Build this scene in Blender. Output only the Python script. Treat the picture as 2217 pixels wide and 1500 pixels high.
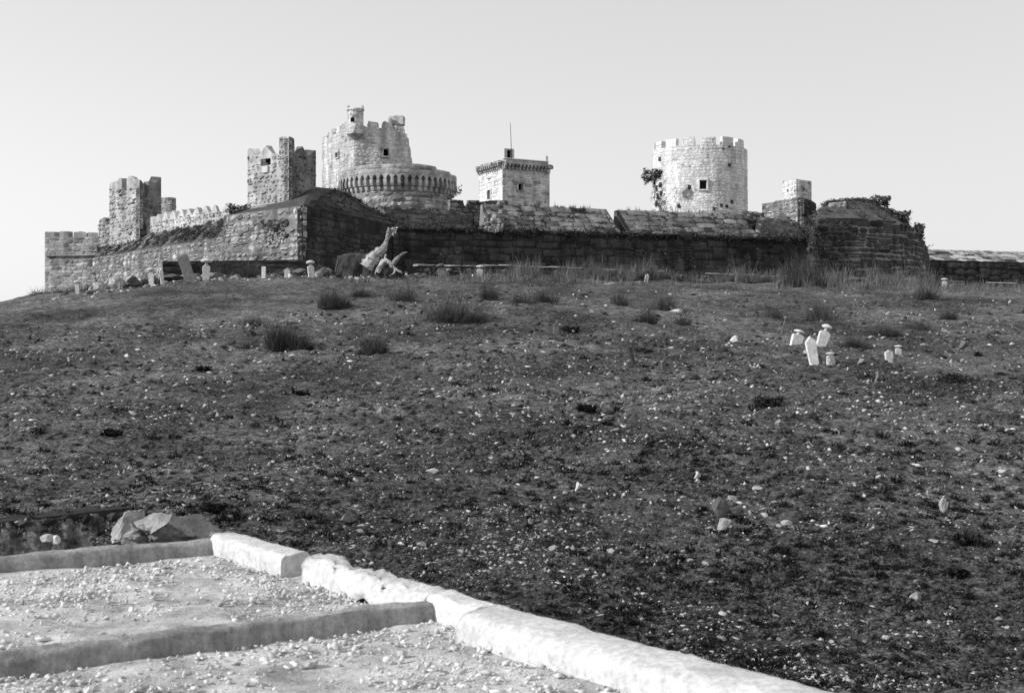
import bpy, math, random
import numpy as np
from mathutils import Vector, Matrix
random.seed(7); rng = np.random.default_rng(7)
for o in list(bpy.data.objects): bpy.data.objects.remove(o)
S = bpy.context.scene; C = S.collection
# ------------------------------------------------------------------ camera, sky, sun, exposure
F = 2676.0; CZ = 6.0                     # focal length in pixels of a 2217 px wide frame, eye height above the datum
cam = bpy.data.objects.new('camera', bpy.data.cameras.new('camera')); C.objects.link(cam)
cam.location = (0, 0, CZ); cam.rotation_euler = (math.radians(90), 0, 0)
cam.data.sensor_width = 36; cam.data.lens = 36*F/2217
cam.data.clip_start = .1; cam.data.clip_end = 9000
cam.data.dof.use_dof = True; cam.data.dof.focus_distance = 32; cam.data.dof.aperture_fstop = 4.0
S.camera = cam
SUN_AZ = math.radians(-110); SUN_EL = math.radians(29)      # azimuth measured from +Y towards +X
W = bpy.data.worlds.new('World'); S.world = W; W.use_nodes = True
wn = W.node_tree; wn.nodes.clear()
sky = wn.nodes.new('ShaderNodeTexSky'); sky.sky_type = 'NISHITA'; sky.sun_disc = False
sky.sun_elevation = SUN_EL; sky.sun_rotation = -SUN_AZ; sky.air_density = 1.0; sky.dust_density = 0.0; sky.ozone_density = 1.0
sep = wn.nodes.new('ShaderNodeSeparateColor'); wn.links.new(sky.outputs[0], sep.inputs[0])   # blue-sensitive plate: sky seen by its blue light only
bg = wn.nodes.new('ShaderNodeBackground'); bg.inputs[1].default_value = .15
pw = wn.nodes.new('ShaderNodeMath'); pw.operation = 'POWER'; pw.inputs[1].default_value = .5; wn.links.new(sep.outputs[2], pw.inputs[0])
sc_ = wn.nodes.new('ShaderNodeMath'); sc_.operation = 'MULTIPLY'; sc_.inputs[1].default_value = 2.28; wn.links.new(pw.outputs[0], sc_.inputs[0])
wn.links.new(sc_.outputs[0], bg.inputs[0])
wo = wn.nodes.new('ShaderNodeOutputWorld'); wn.links.new(bg.outputs[0], wo.inputs[0])
sun = bpy.data.objects.new('sun', bpy.data.lights.new('sun', 'SUN')); C.objects.link(sun)
sun.data.energy = 4.6; sun.data.angle = math.radians(.5); sun.data.color = (1, 1, 1)
sv = Vector((math.sin(SUN_AZ)*math.cos(SUN_EL), math.cos(SUN_AZ)*math.cos(SUN_EL), math.sin(SUN_EL)))
sun.rotation_euler = (-sv).to_track_quat('-Z', 'Y').to_euler()
S.view_settings.view_transform = 'Standard'; S.view_settings.look = 'None'
S.view_settings.exposure = 0; S.view_settings.gamma = 1
S.render.engine = 'CYCLES'
# ------------------------------------------------------------------ materials (all neutral: a monochrome plate)
def new_mat(name):
    m = bpy.data.materials.new(name); m.use_nodes = True
    return m, m.node_tree, m.node_tree.nodes['Principled BSDF']
def nd(nt, t, **kw):
    n = nt.nodes.new(t)
    for k, v in kw.items(): setattr(n, k, v)
    return n
def mth(nt, op, a, b=None):
    n = nd(nt, 'ShaderNodeMath', operation=op)
    for i, v in enumerate((a, b)):
        if v is None: continue
        if isinstance(v, (int, float)): n.inputs[i].default_value = v
        else: nt.links.new(v, n.inputs[i])
    return n.outputs[0]
def mrange(nt, v, a, b, c, d):
    n = nd(nt, 'ShaderNodeMapRange')
    nt.links.new(v, n.inputs[0])
    for i, x in enumerate((a, b, c, d)): n.inputs[i+1].default_value = x
    return n.outputs[0]
def noise(nt, vec, scale, detail=5, rough=.6):
    n = nd(nt, 'ShaderNodeTexNoise'); n.inputs['Scale'].default_value = scale
    n.inputs['Detail'].default_value = detail; n.inputs['Roughness'].default_value = rough
    nt.links.new(vec, n.inputs['Vector']); return n.outputs[0]
def stretch(nt, vec, s):
    n = nd(nt, 'ShaderNodeVectorMath', operation='MULTIPLY'); nt.links.new(vec, n.inputs[0]); n.inputs[1].default_value = s
    return n.outputs[0]
def stone(name, base, dark=.10, mott=.5, streak=.35, bump=.6, scale=1.0, spread=.25, rough=.95):
    m, nt, b = new_mat(name)
    pos = nd(nt, 'ShaderNodeNewGeometry').outputs['Position']
    oi = nd(nt, 'ShaderNodeObjectInfo').outputs['Random']
    at = nd(nt, 'ShaderNodeAttribute', attribute_name='rnd').outputs['Fac']
    r = mth(nt, 'FRACT', mth(nt, 'ADD', mth(nt, 'MULTIPLY', oi, 7.31), at))
    rp = nd(nt, 'ShaderNodeValToRGB'); nt.links.new(r, rp.inputs[0]); e = rp.color_ramp.elements
    e[0].position = 0; e[0].color = (.4, .4, .4, 1); e[1].position = 1; e[1].color = (1+spread*.6,)*3+(1,)
    q = e.new(max(dark, .01)); q.color = (.55, .55, .55, 1); q = e.new(max(dark, .01)+.04); q.color = (1-spread,)*3+(1,)
    v = mth(nt, 'MULTIPLY', rp.outputs[0], mrange(nt, noise(nt, pos, .55*scale, 6, .7), .3, .7, 1-mott, 1+mott*.5))
    v = mth(nt, 'MULTIPLY', v, mrange(nt, noise(nt, stretch(nt, pos, (1.1, 1.1, .13)), 1.0*scale, 4, .65), .35, .65, 1-streak, 1+streak*.3))
    v = mth(nt, 'MULTIPLY', v, mrange(nt, noise(nt, pos, 4.5*scale, 4, .7), .3, .7, .72, 1.25))
    v = mth(nt, 'MULTIPLY', v, base)
    v = mth(nt, 'MINIMUM', v, .82)
    nt.links.new(v, b.inputs['Base Color']); b.inputs['Roughness'].default_value = rough
    b.inputs['Specular IOR Level'].default_value = .15
    bp = nd(nt, 'ShaderNodeBump'); bp.inputs['Strength'].default_value = bump; bp.inputs['Distance'].default_value = .12/scale
    nt.links.new(noise(nt, pos, 3.0*scale, 6, .7), bp.inputs['Height']); nt.links.new(bp.outputs[0], b.inputs['Normal'])
    return m
def plain(name, base, var=.4, scale=3, rough=.95, bump=.4, dist=.05):
    m, nt, b = new_mat(name)
    pos = nd(nt, 'ShaderNodeNewGeometry').outputs['Position']
    oi = nd(nt, 'ShaderNodeObjectInfo').outputs['Random']
    at = nd(nt, 'ShaderNodeAttribute', attribute_name='rnd').outputs['Fac']
    r = mth(nt, 'FRACT', mth(nt, 'ADD', mth(nt, 'MULTIPLY', oi, 7.31), at))
    v = mth(nt, 'MULTIPLY', mrange(nt, r, 0, 1, 1-var*.6, 1+var*.6), mrange(nt, noise(nt, pos, scale, 5, .65), .3, .7, 1-var, 1+var))
    v = mth(nt, 'MINIMUM', mth(nt, 'MULTIPLY', v, base), .85)
    nt.links.new(v, b.inputs['Base Color']); b.inputs['Roughness'].default_value = rough
    b.inputs['Specular IOR Level'].default_value = .12
    bp = nd(nt, 'ShaderNodeBump'); bp.inputs['Strength'].default_value = bump; bp.inputs['Distance'].default_value = dist
    nt.links.new(noise(nt, pos, scale*2.5, 6, .7), bp.inputs['Height']); nt.links.new(bp.outputs[0], b.inputs['Normal'])
    return m
M = dict(
    keep=stone('keep_stone', .68, .05, .35, .4, .6, 1.0, .15), drum=stone('bastion_stone', 0.5, .10, .5, .4), square=stone('square_tower_stone', 0.66, .16, .35, .35),
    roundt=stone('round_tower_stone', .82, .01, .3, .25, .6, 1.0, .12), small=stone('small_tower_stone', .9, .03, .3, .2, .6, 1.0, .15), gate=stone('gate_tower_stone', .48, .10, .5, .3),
    ruin=stone('ruin_stone', 0.56, .16, .55, .3), ramp=stone('rampart_stone', .52, .08, .45, .3), lowwall=stone('outer_wall_stone', 0.5, .12, .6, .4),
    bast=stone('weathered_bastion_stone', 0.46, .14, .65, .35), dark=stone('lichened_and_shaded_stone', .085, .12, .6, .5, .8), darkbig=stone('lichened_ashlar', .09, .08, .5, .5, .8, 1.0, .15),  # dark: lichened walls, and painted shade on sunless side faces
    slab=stone('slab_and_shade_side_stone', .24, .16, .65, .2), far=stone('far_tower_stone', 0.44, .14, .4, .3), mortar=stone('mortar', 0.28, .01, .5, .4, .8),  # slab: glacis slabs, and painted shade on two towers' right faces
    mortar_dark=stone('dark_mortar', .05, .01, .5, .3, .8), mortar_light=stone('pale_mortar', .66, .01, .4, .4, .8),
    marble=plain('gravestone_marble', .56, .3, 7, .9), greystone=plain('grey_gravestone', .16, .35, 5), boulder=stone('ridged_rock', .38, .01, .4, .1, 1.0, 5), rock=plain('pale_rock', .34, .5, 7, .95, .9, .06), darkrock=plain('dark_rock', .11, .45, 4),
    pebble=plain('pebble', .35, .75, 2), clod=plain('soil_clods', .055, .7, 3), gravel=plain('roof_gravel', .56, .35, 6), soil=plain('roof_earth', .35, .6, 2.2, .95, 1.0, .04), lime=stone('limewash', .62, .01, .20, .1, .5, 4, .05),
    limegrey=stone('worn_and_shaded_limewash', .37, .01, .4, .35, .8, 6, .05), wood=stone('bleached_bark', .58, .01, .7, .3, 1.0, 3.2, .05), bank=plain('grass_bank', .13, .7, 1.5, .95, 1.0, .2), post=plain('dark_wood', .05, .4, 8), void=plain('dark_interior', .012, .2),  # limegrey: worn limewash, greyed further for parapet faces in shade
    twig=plain('twigs', .065, .7, 1.0), leaf=plain('leaves', .06, .6, 1.0), tuft=plain('dark_heath', .016, .9, .8), straw=plain('dry_herbs', .14, .9, 1.2), earth=plain('earth_bank', .06, .5, 1.5, .95, .8, .15),
    metal=plain('iron_bars', .05, .2))
# ------------------------------------------------------------------ object helpers
def tag(o, label=None, cat=None, group=None, kind=None):
    for k, v in (('label', label), ('category', cat), ('group', group), ('kind', kind)):
        if v: o[k] = v
    return o
def link(name, me, mat=None, parent=None, mw=None):
    o = bpy.data.objects.new(name, me); C.objects.link(o)
    if mat and me and not me.materials: me.materials.append(mat)
    if mw is not None: o.matrix_world = mw
    if parent:
        o.parent = parent; o.matrix_parent_inverse = Matrix.Translation(-parent.location)
    return o
def thing(name, loc, label, cat, group=None):
    o = bpy.data.objects.new(name, None); C.objects.link(o); o.location = loc; o.empty_display_size = .3
    return tag(o, label, cat, group)
def mesh(name, V, Fc, rnd=None, smooth=False):
    me = bpy.data.meshes.new(name); me.from_pydata([tuple(v) for v in V], [], [tuple(f) for f in Fc]); me.update()
    if rnd is not None:
        a = me.attributes.new('rnd', 'FLOAT', 'FACE'); a.data.foreach_set('value', np.asarray(rnd, dtype=np.float32))
    if smooth: me.polygons.foreach_set('use_smooth', [True]*len(me.polygons))
    return me
def tri_mesh(name, V, T, rnd=None):          # fast path: numpy vertices and triangles
    me = bpy.data.meshes.new(name); V = np.asarray(V, np.float32); T = np.asarray(T, np.int32)
    me.vertices.add(len(V)); me.vertices.foreach_set('co', V.ravel())
    me.loops.add(T.size); me.loops.foreach_set('vertex_index', T.ravel())
    me.polygons.add(len(T)); me.polygons.foreach_set('loop_start', np.arange(0, T.size, 3, dtype=np.int32))
    me.update(calc_edges=True)
    if rnd is not None:
        a = me.attributes.new('rnd', 'FLOAT', 'FACE'); a.data.foreach_set('value', np.asarray(rnd, np.float32))
    return me
def h2(i, j, s):
    n = (i*374761393 + j*668265263 + s*69069) & 0x7fffffff
    n = ((n ^ (n >> 13))*1274126177) & 0x7fffffff
    return ((n ^ (n >> 16)) & 0xffff)/65535.0
def vnoise(x, y, s=0):
    x = np.asarray(x, float); y = np.asarray(y, float)
    i = np.floor(x).astype(np.int64); j = np.floor(y).astype(np.int64); fx = x-i; fy = y-j
    fx = fx*fx*(3-2*fx); fy = fy*fy*(3-2*fy)
    a = h2(i, j, s); b = h2(i+1, j, s); c = h2(i, j+1, s); d = h2(i+1, j+1, s)
    return (a+(b-a)*fx+(c-a)*fy+(a-b-c+d)*fx*fy)*2-1
def fbm(x, y, s=0, o=3):
    return sum(vnoise(np.asarray(x)*2**k, np.asarray(y)*2**k, s+k)*.5**k for k in range(o))
def P(px, row, Y): return Vector(((px-1108.5)/F*Y, Y, CZ+(750-row)/F*Y))
K = 1.3                                       # depth unit of the castle
def PK(px, row, Y): return P(px, row, Y*K)
# ------------------------------------------------------------------ terrain
CREST = [(-500, 700, 60), (0, 652, 62), (100, 636, 64), (200, 621, 66), (350, 607, 69), (500, 602, 70), (700, 598, 72), (1000, 601, 75), (1300, 606, 79), (1600, 611, 83), (1900, 615, 86), (2217, 622, 90), (2600, 634, 94)]
CP = [P(*c) for c in CREST]; CX = np.array([p.x for p in CP]); CYv = np.array([p.y for p in CP]); CZv = np.array([p.z for p in CP])
CTRL = CP + [P(1108, 750, 40), P(2217, 762, 45), P(0, 790, 40), P(2100, 1000, 23), P(2100, 1450, 13), P(200, 1000, 22), P(1600, 900, 27.5), P(600, 900, 27), P(1700, 1300, 14.8), P(1100, 1150, 17.2)]
plane = lambda Y: CZ-4.5+.113*Y
CTR = [(p.x, p.y, p.z-plane(p.y)) for p in CTRL]
cxy = np.array([(q[0], q[1]) for q in CTR]); tgt = np.array([q[2] for q in CTR]); wm = np.exp(-((cxy[:, None]-cxy[None])**2).sum(-1)/(2*8.0**2)); wm = wm/(wm.sum(1)+.02)[:, None]
rs = tgt.copy()
for _ in range(40): rs = rs+.7*(tgt-wm @ rs)
CTR = [(q[0], q[1], float(r)) for q, r in zip(CTR, rs)]
PITS = [(P(1270, 885, 27.2), .55, .28), (P(1660, 853, 30), .8, .3), (P(2065, 815, 33), .9, .35), (P(650, 846, 29), .6, .15), (P(1392, 752, 39), .9, .2), (P(245, 938, 24), .5, .2), (P(1235, 700, 46), .9, .25)]
def g0(X, Y):
    X = np.asarray(X, float); Y = np.asarray(Y, float)
    num = np.zeros_like(X); den = np.full_like(X, .02)
    for (cx, cy, r) in CTR:
        w = np.exp(-((X-cx)**2+(Y-cy)**2)/(2*8.0**2)); num += w*r; den += w
    z = plane(np.minimum(Y, 95))+num/den
    yc = np.interp(X, CX, CYv); zc = np.interp(X, CX, CZv)
    t = np.clip((Y-yc)/1.2+.5, 0, 1)
    z = z*(1-t)+zc*t
    s = np.clip((Y-yc-1.2)/3.0, 0, 1); s = s*s*(3-2*s)
    return z-3.2*s
def g(X, Y):
    z = g0(X, Y)
    und = .17*fbm(X/4.5, Y/4.5, 3)+.085*fbm(X/1.0, Y/1.0, 9)
    und = und+.035*fbm(X/.28, Y/.28, 15, 2)*np.clip((95-Y)/20, 0, 1)
    near = np.clip(.35+Y*0+np.asarray(Y)/40, .35, 1)
    z = z+und*near
    for (p, r, d) in PITS:
        z = z-d*np.exp(-((X-p.x)**2+(Y-p.y)**2)/(2*r*r*.35))
    pit = (np.clip((-5.45-X)/.15, 0, 1)*np.clip((17.6+.3*(X+5.45)-Y)/.15, 0, 1)*np.clip((Y-12)/.5, 0, 1))
    return z-.95*pit
def gz(x, y): return float(g(np.array([x]), np.array([y]))[0])
def ground_pts(px, row):
    px = np.asarray(px, float); row = np.asarray(row, float); t = (px-1108.5)/F; s = (750-row)/F
    lo = np.full_like(px, 5.0); hi = np.full_like(px, 97.0)
    for _ in range(22):
        m = (lo+hi)/2; below = CZ+s*m > g0(t*m, m)
        lo = np.where(below, m, lo); hi = np.where(below, hi, m)
    Y = (lo+hi)/2; X = t*Y
    return np.stack([X, Y, g(X, Y)], 1)
def on_ground(px, row, dig=0.0):
    r = ground_pts([px], [row])[0]; t = (px-1108.5)/F
    lo, hi = 40.0, 97.0                        # depth of the crest along this line of sight
    for _ in range(24):
        m = (lo+hi)/2
        if m < float(np.interp(t*m, CX, CYv))-.5: lo = m
        else: hi = m
    lo -= dig
    if r[1] > lo: r = np.array((t*lo, lo, gz(t*lo, lo)))
    return Vector(r)
def row_of(q): return 750-(q.z-CZ)/q.y*F
ys = np.concatenate([3*(1.0065**np.arange(0, 537)), np.linspace(98, 200, 30), np.linspace(215, 420, 12)])
ts = np.concatenate([np.linspace(-.95, -.52, 40)[:-1], np.linspace(-.52, .52, 440), np.linspace(.52, .95, 40)[1:]])
Xg = np.outer(ys+8, ts); Yg = np.repeat(ys[:, None], len(ts), 1)
Zg = g(Xg, Yg); 
fall = np.clip((Yg-190)/200, 0, 1); Zg = Zg-fall*22
nY, nX = Xg.shape; V = np.stack([Xg, Yg, Zg], -1).reshape(-1, 3)
idx = np.arange(nY*nX).reshape(nY, nX); a, b, c, d = idx[:-1, :-1].ravel(), idx[:-1, 1:].ravel(), idx[1:, 1:].ravel(), idx[1:, :-1].ravel()
T = np.concatenate([np.stack([a, b, c], 1), np.stack([a, c, d], 1)])
m, nt, b_ = new_mat('hillside_soil')
pos = nd(nt, 'ShaderNodeNewGeometry').outputs['Position']
v = mrange(nt, noise(nt, pos, .16, 5, .65), .38, .62, .036, .125)
v = mth(nt, 'MULTIPLY', v, mrange(nt, noise(nt, pos, 1.6, 5, .75), .3, .7, .45, 1.5))
v = mth(nt, 'MULTIPLY', v, mrange(nt, noise(nt, pos, 7, 6, .85), .32, .68, .15, 1.9))
v = mth(nt, 'MULTIPLY', v, mrange(nt, noise(nt, stretch(nt, pos, (1, 1.8, 1)), 2.6, 6, .8), .36, .64, .3, 1.8))
v = mth(nt, 'ADD', v, mrange(nt, noise(nt, pos, 16, 3, .6), .56, .72, 0, .22))
v = mth(nt, 'ADD', v, mrange(nt, noise(nt, pos, 6, 4, .7), .58, .72, 0, .12))
nt.links.new(v, b_.inputs['Base Color']); b_.inputs['Roughness'].default_value = 1; b_.inputs['Specular IOR Level'].default_value = .05
bp = nd(nt, 'ShaderNodeBump'); bp.inputs['Strength'].default_value = 1; bp.inputs['Distance'].default_value = .12
nt.links.new(noise(nt, pos, 5, 8, .75), bp.inputs['Height']); nt.links.new(bp.outputs[0], b_.inputs['Normal'])
me = tri_mesh('hillside', V, T); me.polygons.foreach_set('use_smooth', [True]*len(me.polygons))
tag(link('hillside', me, m), 'dark stony hillside', None, kind='structure')
sm, snt, sb = new_mat('sea_water'); sb.inputs['Base Color'].default_value = (.05, .05, .05, 1); sb.inputs['Roughness'].default_value = .15
tag(link('sea', mesh('sea', [(-6000, -3000, -14), (6000, -3000, -14), (6000, 7000, -14), (-6000, 7000, -14)], [(0, 1, 2, 3)]), sm), 'flat sea around the headland', None, kind='structure')
# ------------------------------------------------------------------ unit pieces
def unit_block(seed, rough):                  # front is -y; chipped, edges drawn back
    r = random.Random(seed); n = 4; V = []; Fc = []
    for j in range(n):
        for i in range(n):
            x = i/(n-1)-.5; z = j/(n-1)-.5; edge = (i in (0, n-1))+(j in (0, n-1))
            V.append((x*(1-.03*(edge > 0))+r.uniform(-1, 1)*.05*rough, -.5+(.10*edge+(.16 if edge == 2 else 0))*rough+r.uniform(-1, 1)*.09*rough, z*(1-.03*(edge > 0))+r.uniform(-1, 1)*.06*rough))
    for j in range(n-1):
        for i in range(n-1):
            a = j*n+i; Fc.append((a, a+1, a+n+1, a+n))
    ring = [i for i in range(n)]+[j*n+n-1 for j in range(1, n)]+[(n-1)*n+i for i in range(n-2, -1, -1)]+[j*n for j in range(n-2, 0, -1)]
    base = len(V)
    for k in ring:
        x, y, z = V[k]; V.append((x, .5, z))
    for k in range(len(ring)):
        k2 = (k+1) % len(ring); Fc.append((ring[k2], ring[k], base+k, base+k2))
    return V, Fc
BLK = {}
for kind, rough in (('ashlar', .5), ('rubble', 1.5)):
    for s in range(7): BLK[kind, s] = unit_block(s*13+5, rough)
BM = {}
def block_mesh(kind, s, mat):
    k = (kind, s, mat.name)
    if k not in BM:
        BM[k] = mesh('stone_block', *BLK[kind, s]); BM[k].materials.append(mat)
    return BM[k]
COUNT = {}; WINS = []
def put_blocks(parent, mats, mat, kind, name='stone_block', cap=300):
    """mats: list of 4x4 (np) block matrices. The largest become parts of their own, the rest one joined part."""
    used = COUNT.get(parent.name, 0); room = max(0, cap-used)
    size = [np.linalg.norm(m[:3, 0])*np.linalg.norm(m[:3, 2]) for m in mats]
    order = sorted(range(len(mats)), key=lambda i: -size[i]); one = order[:room]; rest = order[room:]
    COUNT[parent.name] = used+len(one)
    for i in one:
        link(name, block_mesh(kind, random.randrange(7), mat), None, parent, Matrix(mats[i].tolist()))
    if rest:
        V = []; Fc = []; R = []
        for i in rest:
            v, f = BLK[kind, random.randrange(7)]; b = len(V); va = np.array(v) @ mats[i][:3, :3].T + mats[i][:3, 3]
            V += va.tolist(); Fc += [tuple(x+b for x in q) for q in f]; R += [random.random()]*len(f)
        tag(link('small_stones', mesh('small_stones', V, Fc, R), mat, parent), kind='stuff')
class Face:
    def __init__(s, pts, batter=0.0):          # pts: plan points from left to right as seen from outside
        s.p = [np.array((q[0], q[1]), float) for q in pts]; s.L = [0]
        for a, b in zip(s.p, s.p[1:]): s.L.append(s.L[-1]+np.linalg.norm(b-a))
        s.len = s.L[-1]; s.batter = batter; s.z0 = 0
        sn = [np.array(((b-a)[1], -(b-a)[0]))/np.linalg.norm(b-a) for a, b in zip(s.p, s.p[1:])]; s.vn = [sn[0]]
        for a, b in zip(sn, sn[1:]): m = a+b; m /= np.linalg.norm(m); s.vn.append(m/max(.5, float(m @ a)))
        s.vn.append(sn[-1])
    def at(s, u):
        k = 0
        while k < len(s.p)-2 and u > s.L[k+1]: k += 1
        t = (s.p[k+1]-s.p[k])/(s.L[k+1]-s.L[k]); q = s.p[k]+t*(u-s.L[k]); n = np.array((t[1], -t[0]))
        return q, t, n
    def pos(s, u, z, out=0):
        q, t, n = s.at(u); k = 0
        while k < len(s.p)-2 and u > s.L[k+1]: k += 1
        w = min(1, max(0, (u-s.L[k])/(s.L[k+1]-s.L[k]))); n = s.vn[k]*(1-w)+s.vn[k+1]*w
        q = q+n*(out-s.batter*(z-s.z0)); return np.array((q[0], q[1], z))
    def uz(s, px, row):
        k = (px-1108.5)/F; best = None; fall = None
        for i in range(len(s.p)-1):
            a, b = s.p[i], s.p[i+1]; fa = a[0]-k*a[1]; fb = b[0]-k*b[1]
            if fa*fb <= 0 and fa != fb:
                w = fa/(fa-fb); y = a[1]+(b[1]-a[1])*w
                if best is None or y < best[1]: best = (s.L[i]+(s.L[i+1]-s.L[i])*w, y)
            for q, u in ((a, s.L[i]), (b, s.L[i+1])):
                e = abs(q[0]-k*q[1])
                if fall is None or e < fall[0]: fall = (e, u, q[1])
        u, y = best if best else fall[1:]
        return u, CZ+(750-row)/F*y
def prof(face, pts, base=None):                # pts: [(px,row)...] -> piecewise linear height profile over u
    L = sorted([face.uz(*p)+(i,) for i, p in enumerate(pts)], key=lambda q: (q[2]))
    U = [q[0] for q in L]; Z = [q[1] for q in L]
    for i in range(1, len(U)): U[i] = max(U[i], U[i-1]+1e-4)
    return (np.array(U), np.array(Z))
def pv(pr, u): return float(np.interp(u, pr[0], pr[1])) if not isinstance(pr, (int, float)) else float(pr)
def core(parent, face, zb, zt, mat, holes=(), thick=.8, step=.6, name='wall_core'):
    """wall body with real openings: outer skin, reveals and a dark chamber behind each opening, top, back and ends"""
    us = set(np.linspace(0, face.len, max(2, int(face.len/step)+1)).tolist()) | set(face.L)
    if not isinstance(zt, (int, float)): us |= set(float(x) for x in zt[0] if 0 < x < face.len)
    for h in holes: us |= {h[0], h[1]}
    us = sorted(u for u in us if 0 <= u <= face.len+1e-6); V = []; Fc = []
    mt = min(thick*1.3, face.len*.42)
    def bk(u, z): return face.pos(mt+u*(face.len-2*mt)/face.len, z, -thick)
    def q(*pts):
        b = len(V); V.extend([tuple(p) for p in pts]); Fc.append(tuple(range(b, b+len(pts))))
    for u0, u1 in zip(us, us[1:]):
        if u1-u0 < 1e-5: continue
        e = 1e-5; um = (u0+u1)/2; b = zb if isinstance(zb, (int, float)) else pv(zb, um)
        t0, t1 = pv(zt, u0+e), pv(zt, u1-e); cuts = sorted([(h[2], h[3]) for h in holes if h[0]-1e-6 <= u0 and u1 <= h[1]+1e-6])
        lo = b
        for (h0, h1) in cuts:
            q(face.pos(u0, lo), face.pos(u1, lo), face.pos(u1, h0), face.pos(u0, h0)); lo = h1
        q(face.pos(u0, lo), face.pos(u1, lo), face.pos(u1, t1), face.pos(u0, t0))
        q(face.pos(u0, t0), face.pos(u1, t1), bk(u1, t1), bk(u0, t0))
        q(bk(u1, b), bk(u0, b), bk(u0, t0), bk(u1, t1))
    for i in range(len(us)-2):                 # steps in the top profile
        u = us[i+1]; z1, z2 = pv(zt, u-2e-4), pv(zt, u+2e-4)
        if abs(z1-z2) > .03: q(face.pos(u, z1), face.pos(u, z2), bk(u, z2), bk(u, z1))
    for u in (0, face.len):
        b = zb if isinstance(zb, (int, float)) else pv(zb, u)
        q(face.pos(u, b), face.pos(u, pv(zt, u)), bk(u, pv(zt, u)), bk(u, b))
    for h in holes:
        D = min(.6, thick*.7); c = [(h[0], h[2]), (h[1], h[2]), (h[1], h[3]), (h[0], h[3])]
        for k in range(4):
            a, b2 = c[k], c[(k+1) % 4]; q(face.pos(*a), face.pos(*b2), face.pos(*b2, -D), face.pos(*a, -D))
    o = link(name, mesh(name, V, Fc), mat, parent); WINS.clear()
    for h in holes:
        if len(h) > 4 and h[4] is None: continue
        D = min(.6, thick*.7)-.03; c = [(h[0], h[2]), (h[1], h[2]), (h[1], h[3]), (h[0], h[3])]
        wo_ = link('window_opening', mesh('window_opening', [face.pos(*k, -D) for k in c], [(0, 1, 2, 3)]), M['void'], parent); WINS.append(wo_)
    return o
def blocks(face, zb, zt, h, l, holes=(), proud=.07, gap=.07, miss=0.0, depth=.5, tilt=.0, jit=.3, urange=None, skip=None, wob=.35, split=.18):
    """courses of stones over a face"""
    out = []; u_a, u_b = urange or (0, face.len)
    zbm = zb if isinstance(zb, (int, float)) else float(np.min(zb[1])); ztm = zt if isinstance(zt, (int, float)) else float(np.max(zt[1]))
    z = zbm; course = 0; sd = random.randrange(1000)
    while z < ztm-.05:
        ch = h*random.uniform(1-jit, 1+jit); u = u_a-random.uniform(0, l)*.8
        while u < u_b:
            w = l*random.uniform(.6, 1.5); a, b = max(u, u_a), min(u+w, u_b); u += w
            if b-a < .3*l*.6: continue
            segs = [(a, b)]
            for q in holes:
                if min(z+ch, q[3])-max(z, q[2]) > .25*ch:
                    ns = []
                    for (s0, s1) in segs:
                        if q[1] <= s0 or q[0] >= s1: ns.append((s0, s1)); continue
                        if q[0]-s0 > .12: ns.append((s0, q[0]))
                        if s1-q[1] > .12: ns.append((q[1], s1))
                    segs = ns
            ns = []
            for (s0, s1) in segs:
                zs = [pv(zt, s0+(s1-s0)*k/8) for k in range(9)]
                if z+ch > min(zs)-.02 and max(zs)-min(zs) > .12 and s1-s0 > .3:
                    k = max(2, int((s1-s0)/.22)); ns += [(s0+(s1-s0)*i/k, s0+(s1-s0)*(i+1)/k) for i in range(k)]
                else: ns.append((s0, s1))
            segs = ns
            for (s0, s1) in segs:
                um = (s0+s1)/2; b0 = pv(zb, um); t0 = min(pv(zt, um), (pv(zt, s0)+pv(zt, s1))/2+.08); z0 = max(z, b0); z1 = min(z+ch, t0)
                if z1-z0 < .4*ch or random.random() < miss: continue
                if skip and skip(um, (z0+z1)/2): continue
                wz = wob*h*float(vnoise(np.array([um*.55]), np.array([course*.9+sd]))[0])
                if z1 < t0-.3*h and z0 > b0+.3*h: z0 += wz; z1 += wz
                pieces = [(z0, z1)] if random.random() > split or z1-z0 < .3 else [(z0, (z0+z1)/2), ((z0+z1)/2, z1)]
                for (z0, z1) in pieces:
                    q, t, n = face.at(um); c = face.pos(um, (z0+z1)/2, -depth/2+proud*random.uniform(.2, 1.25))
                    al = random.gauss(0, tilt); T3 = np.array((t[0], t[1], 0)); U3 = np.array((0, 0, 1.0)); N3 = np.array((n[0], n[1], 0))
                    U3 = U3-N3*face.batter; ta = T3*math.cos(al)+U3*math.sin(al); ua = U3*math.cos(al)-T3*math.sin(al)
                    mm = np.eye(4); mm[:3, 0] = ta*max(.08, s1-s0-gap*random.uniform(.4, 1.4)); mm[:3, 1] = -N3*depth; mm[:3, 2] = ua*max(.08, z1-z0-gap*random.uniform(.4, 1.2)); mm[:3, 3] = c
                    out.append(mm)
        z += ch; course += 1
    return out
def hole(face, x0, y0, x1, y1, bars=False):   # pixel box of an opening -> (u0,u1,z0,z1)
    a = face.uz(x0, y1); b = face.uz(x1, y0); return (a[0], b[0], a[1], b[1])
def plan(px, Y): p = P(px, 0, Y*K); return (p.x, p.y)
def back(face, d, u=None):                    # plan point d behind the face at u
    q, t, n = face.at(face.len if u is None else u); return q-n*d
ZF = float(CZ+1.0)                            # ditch floor under the castle
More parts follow.
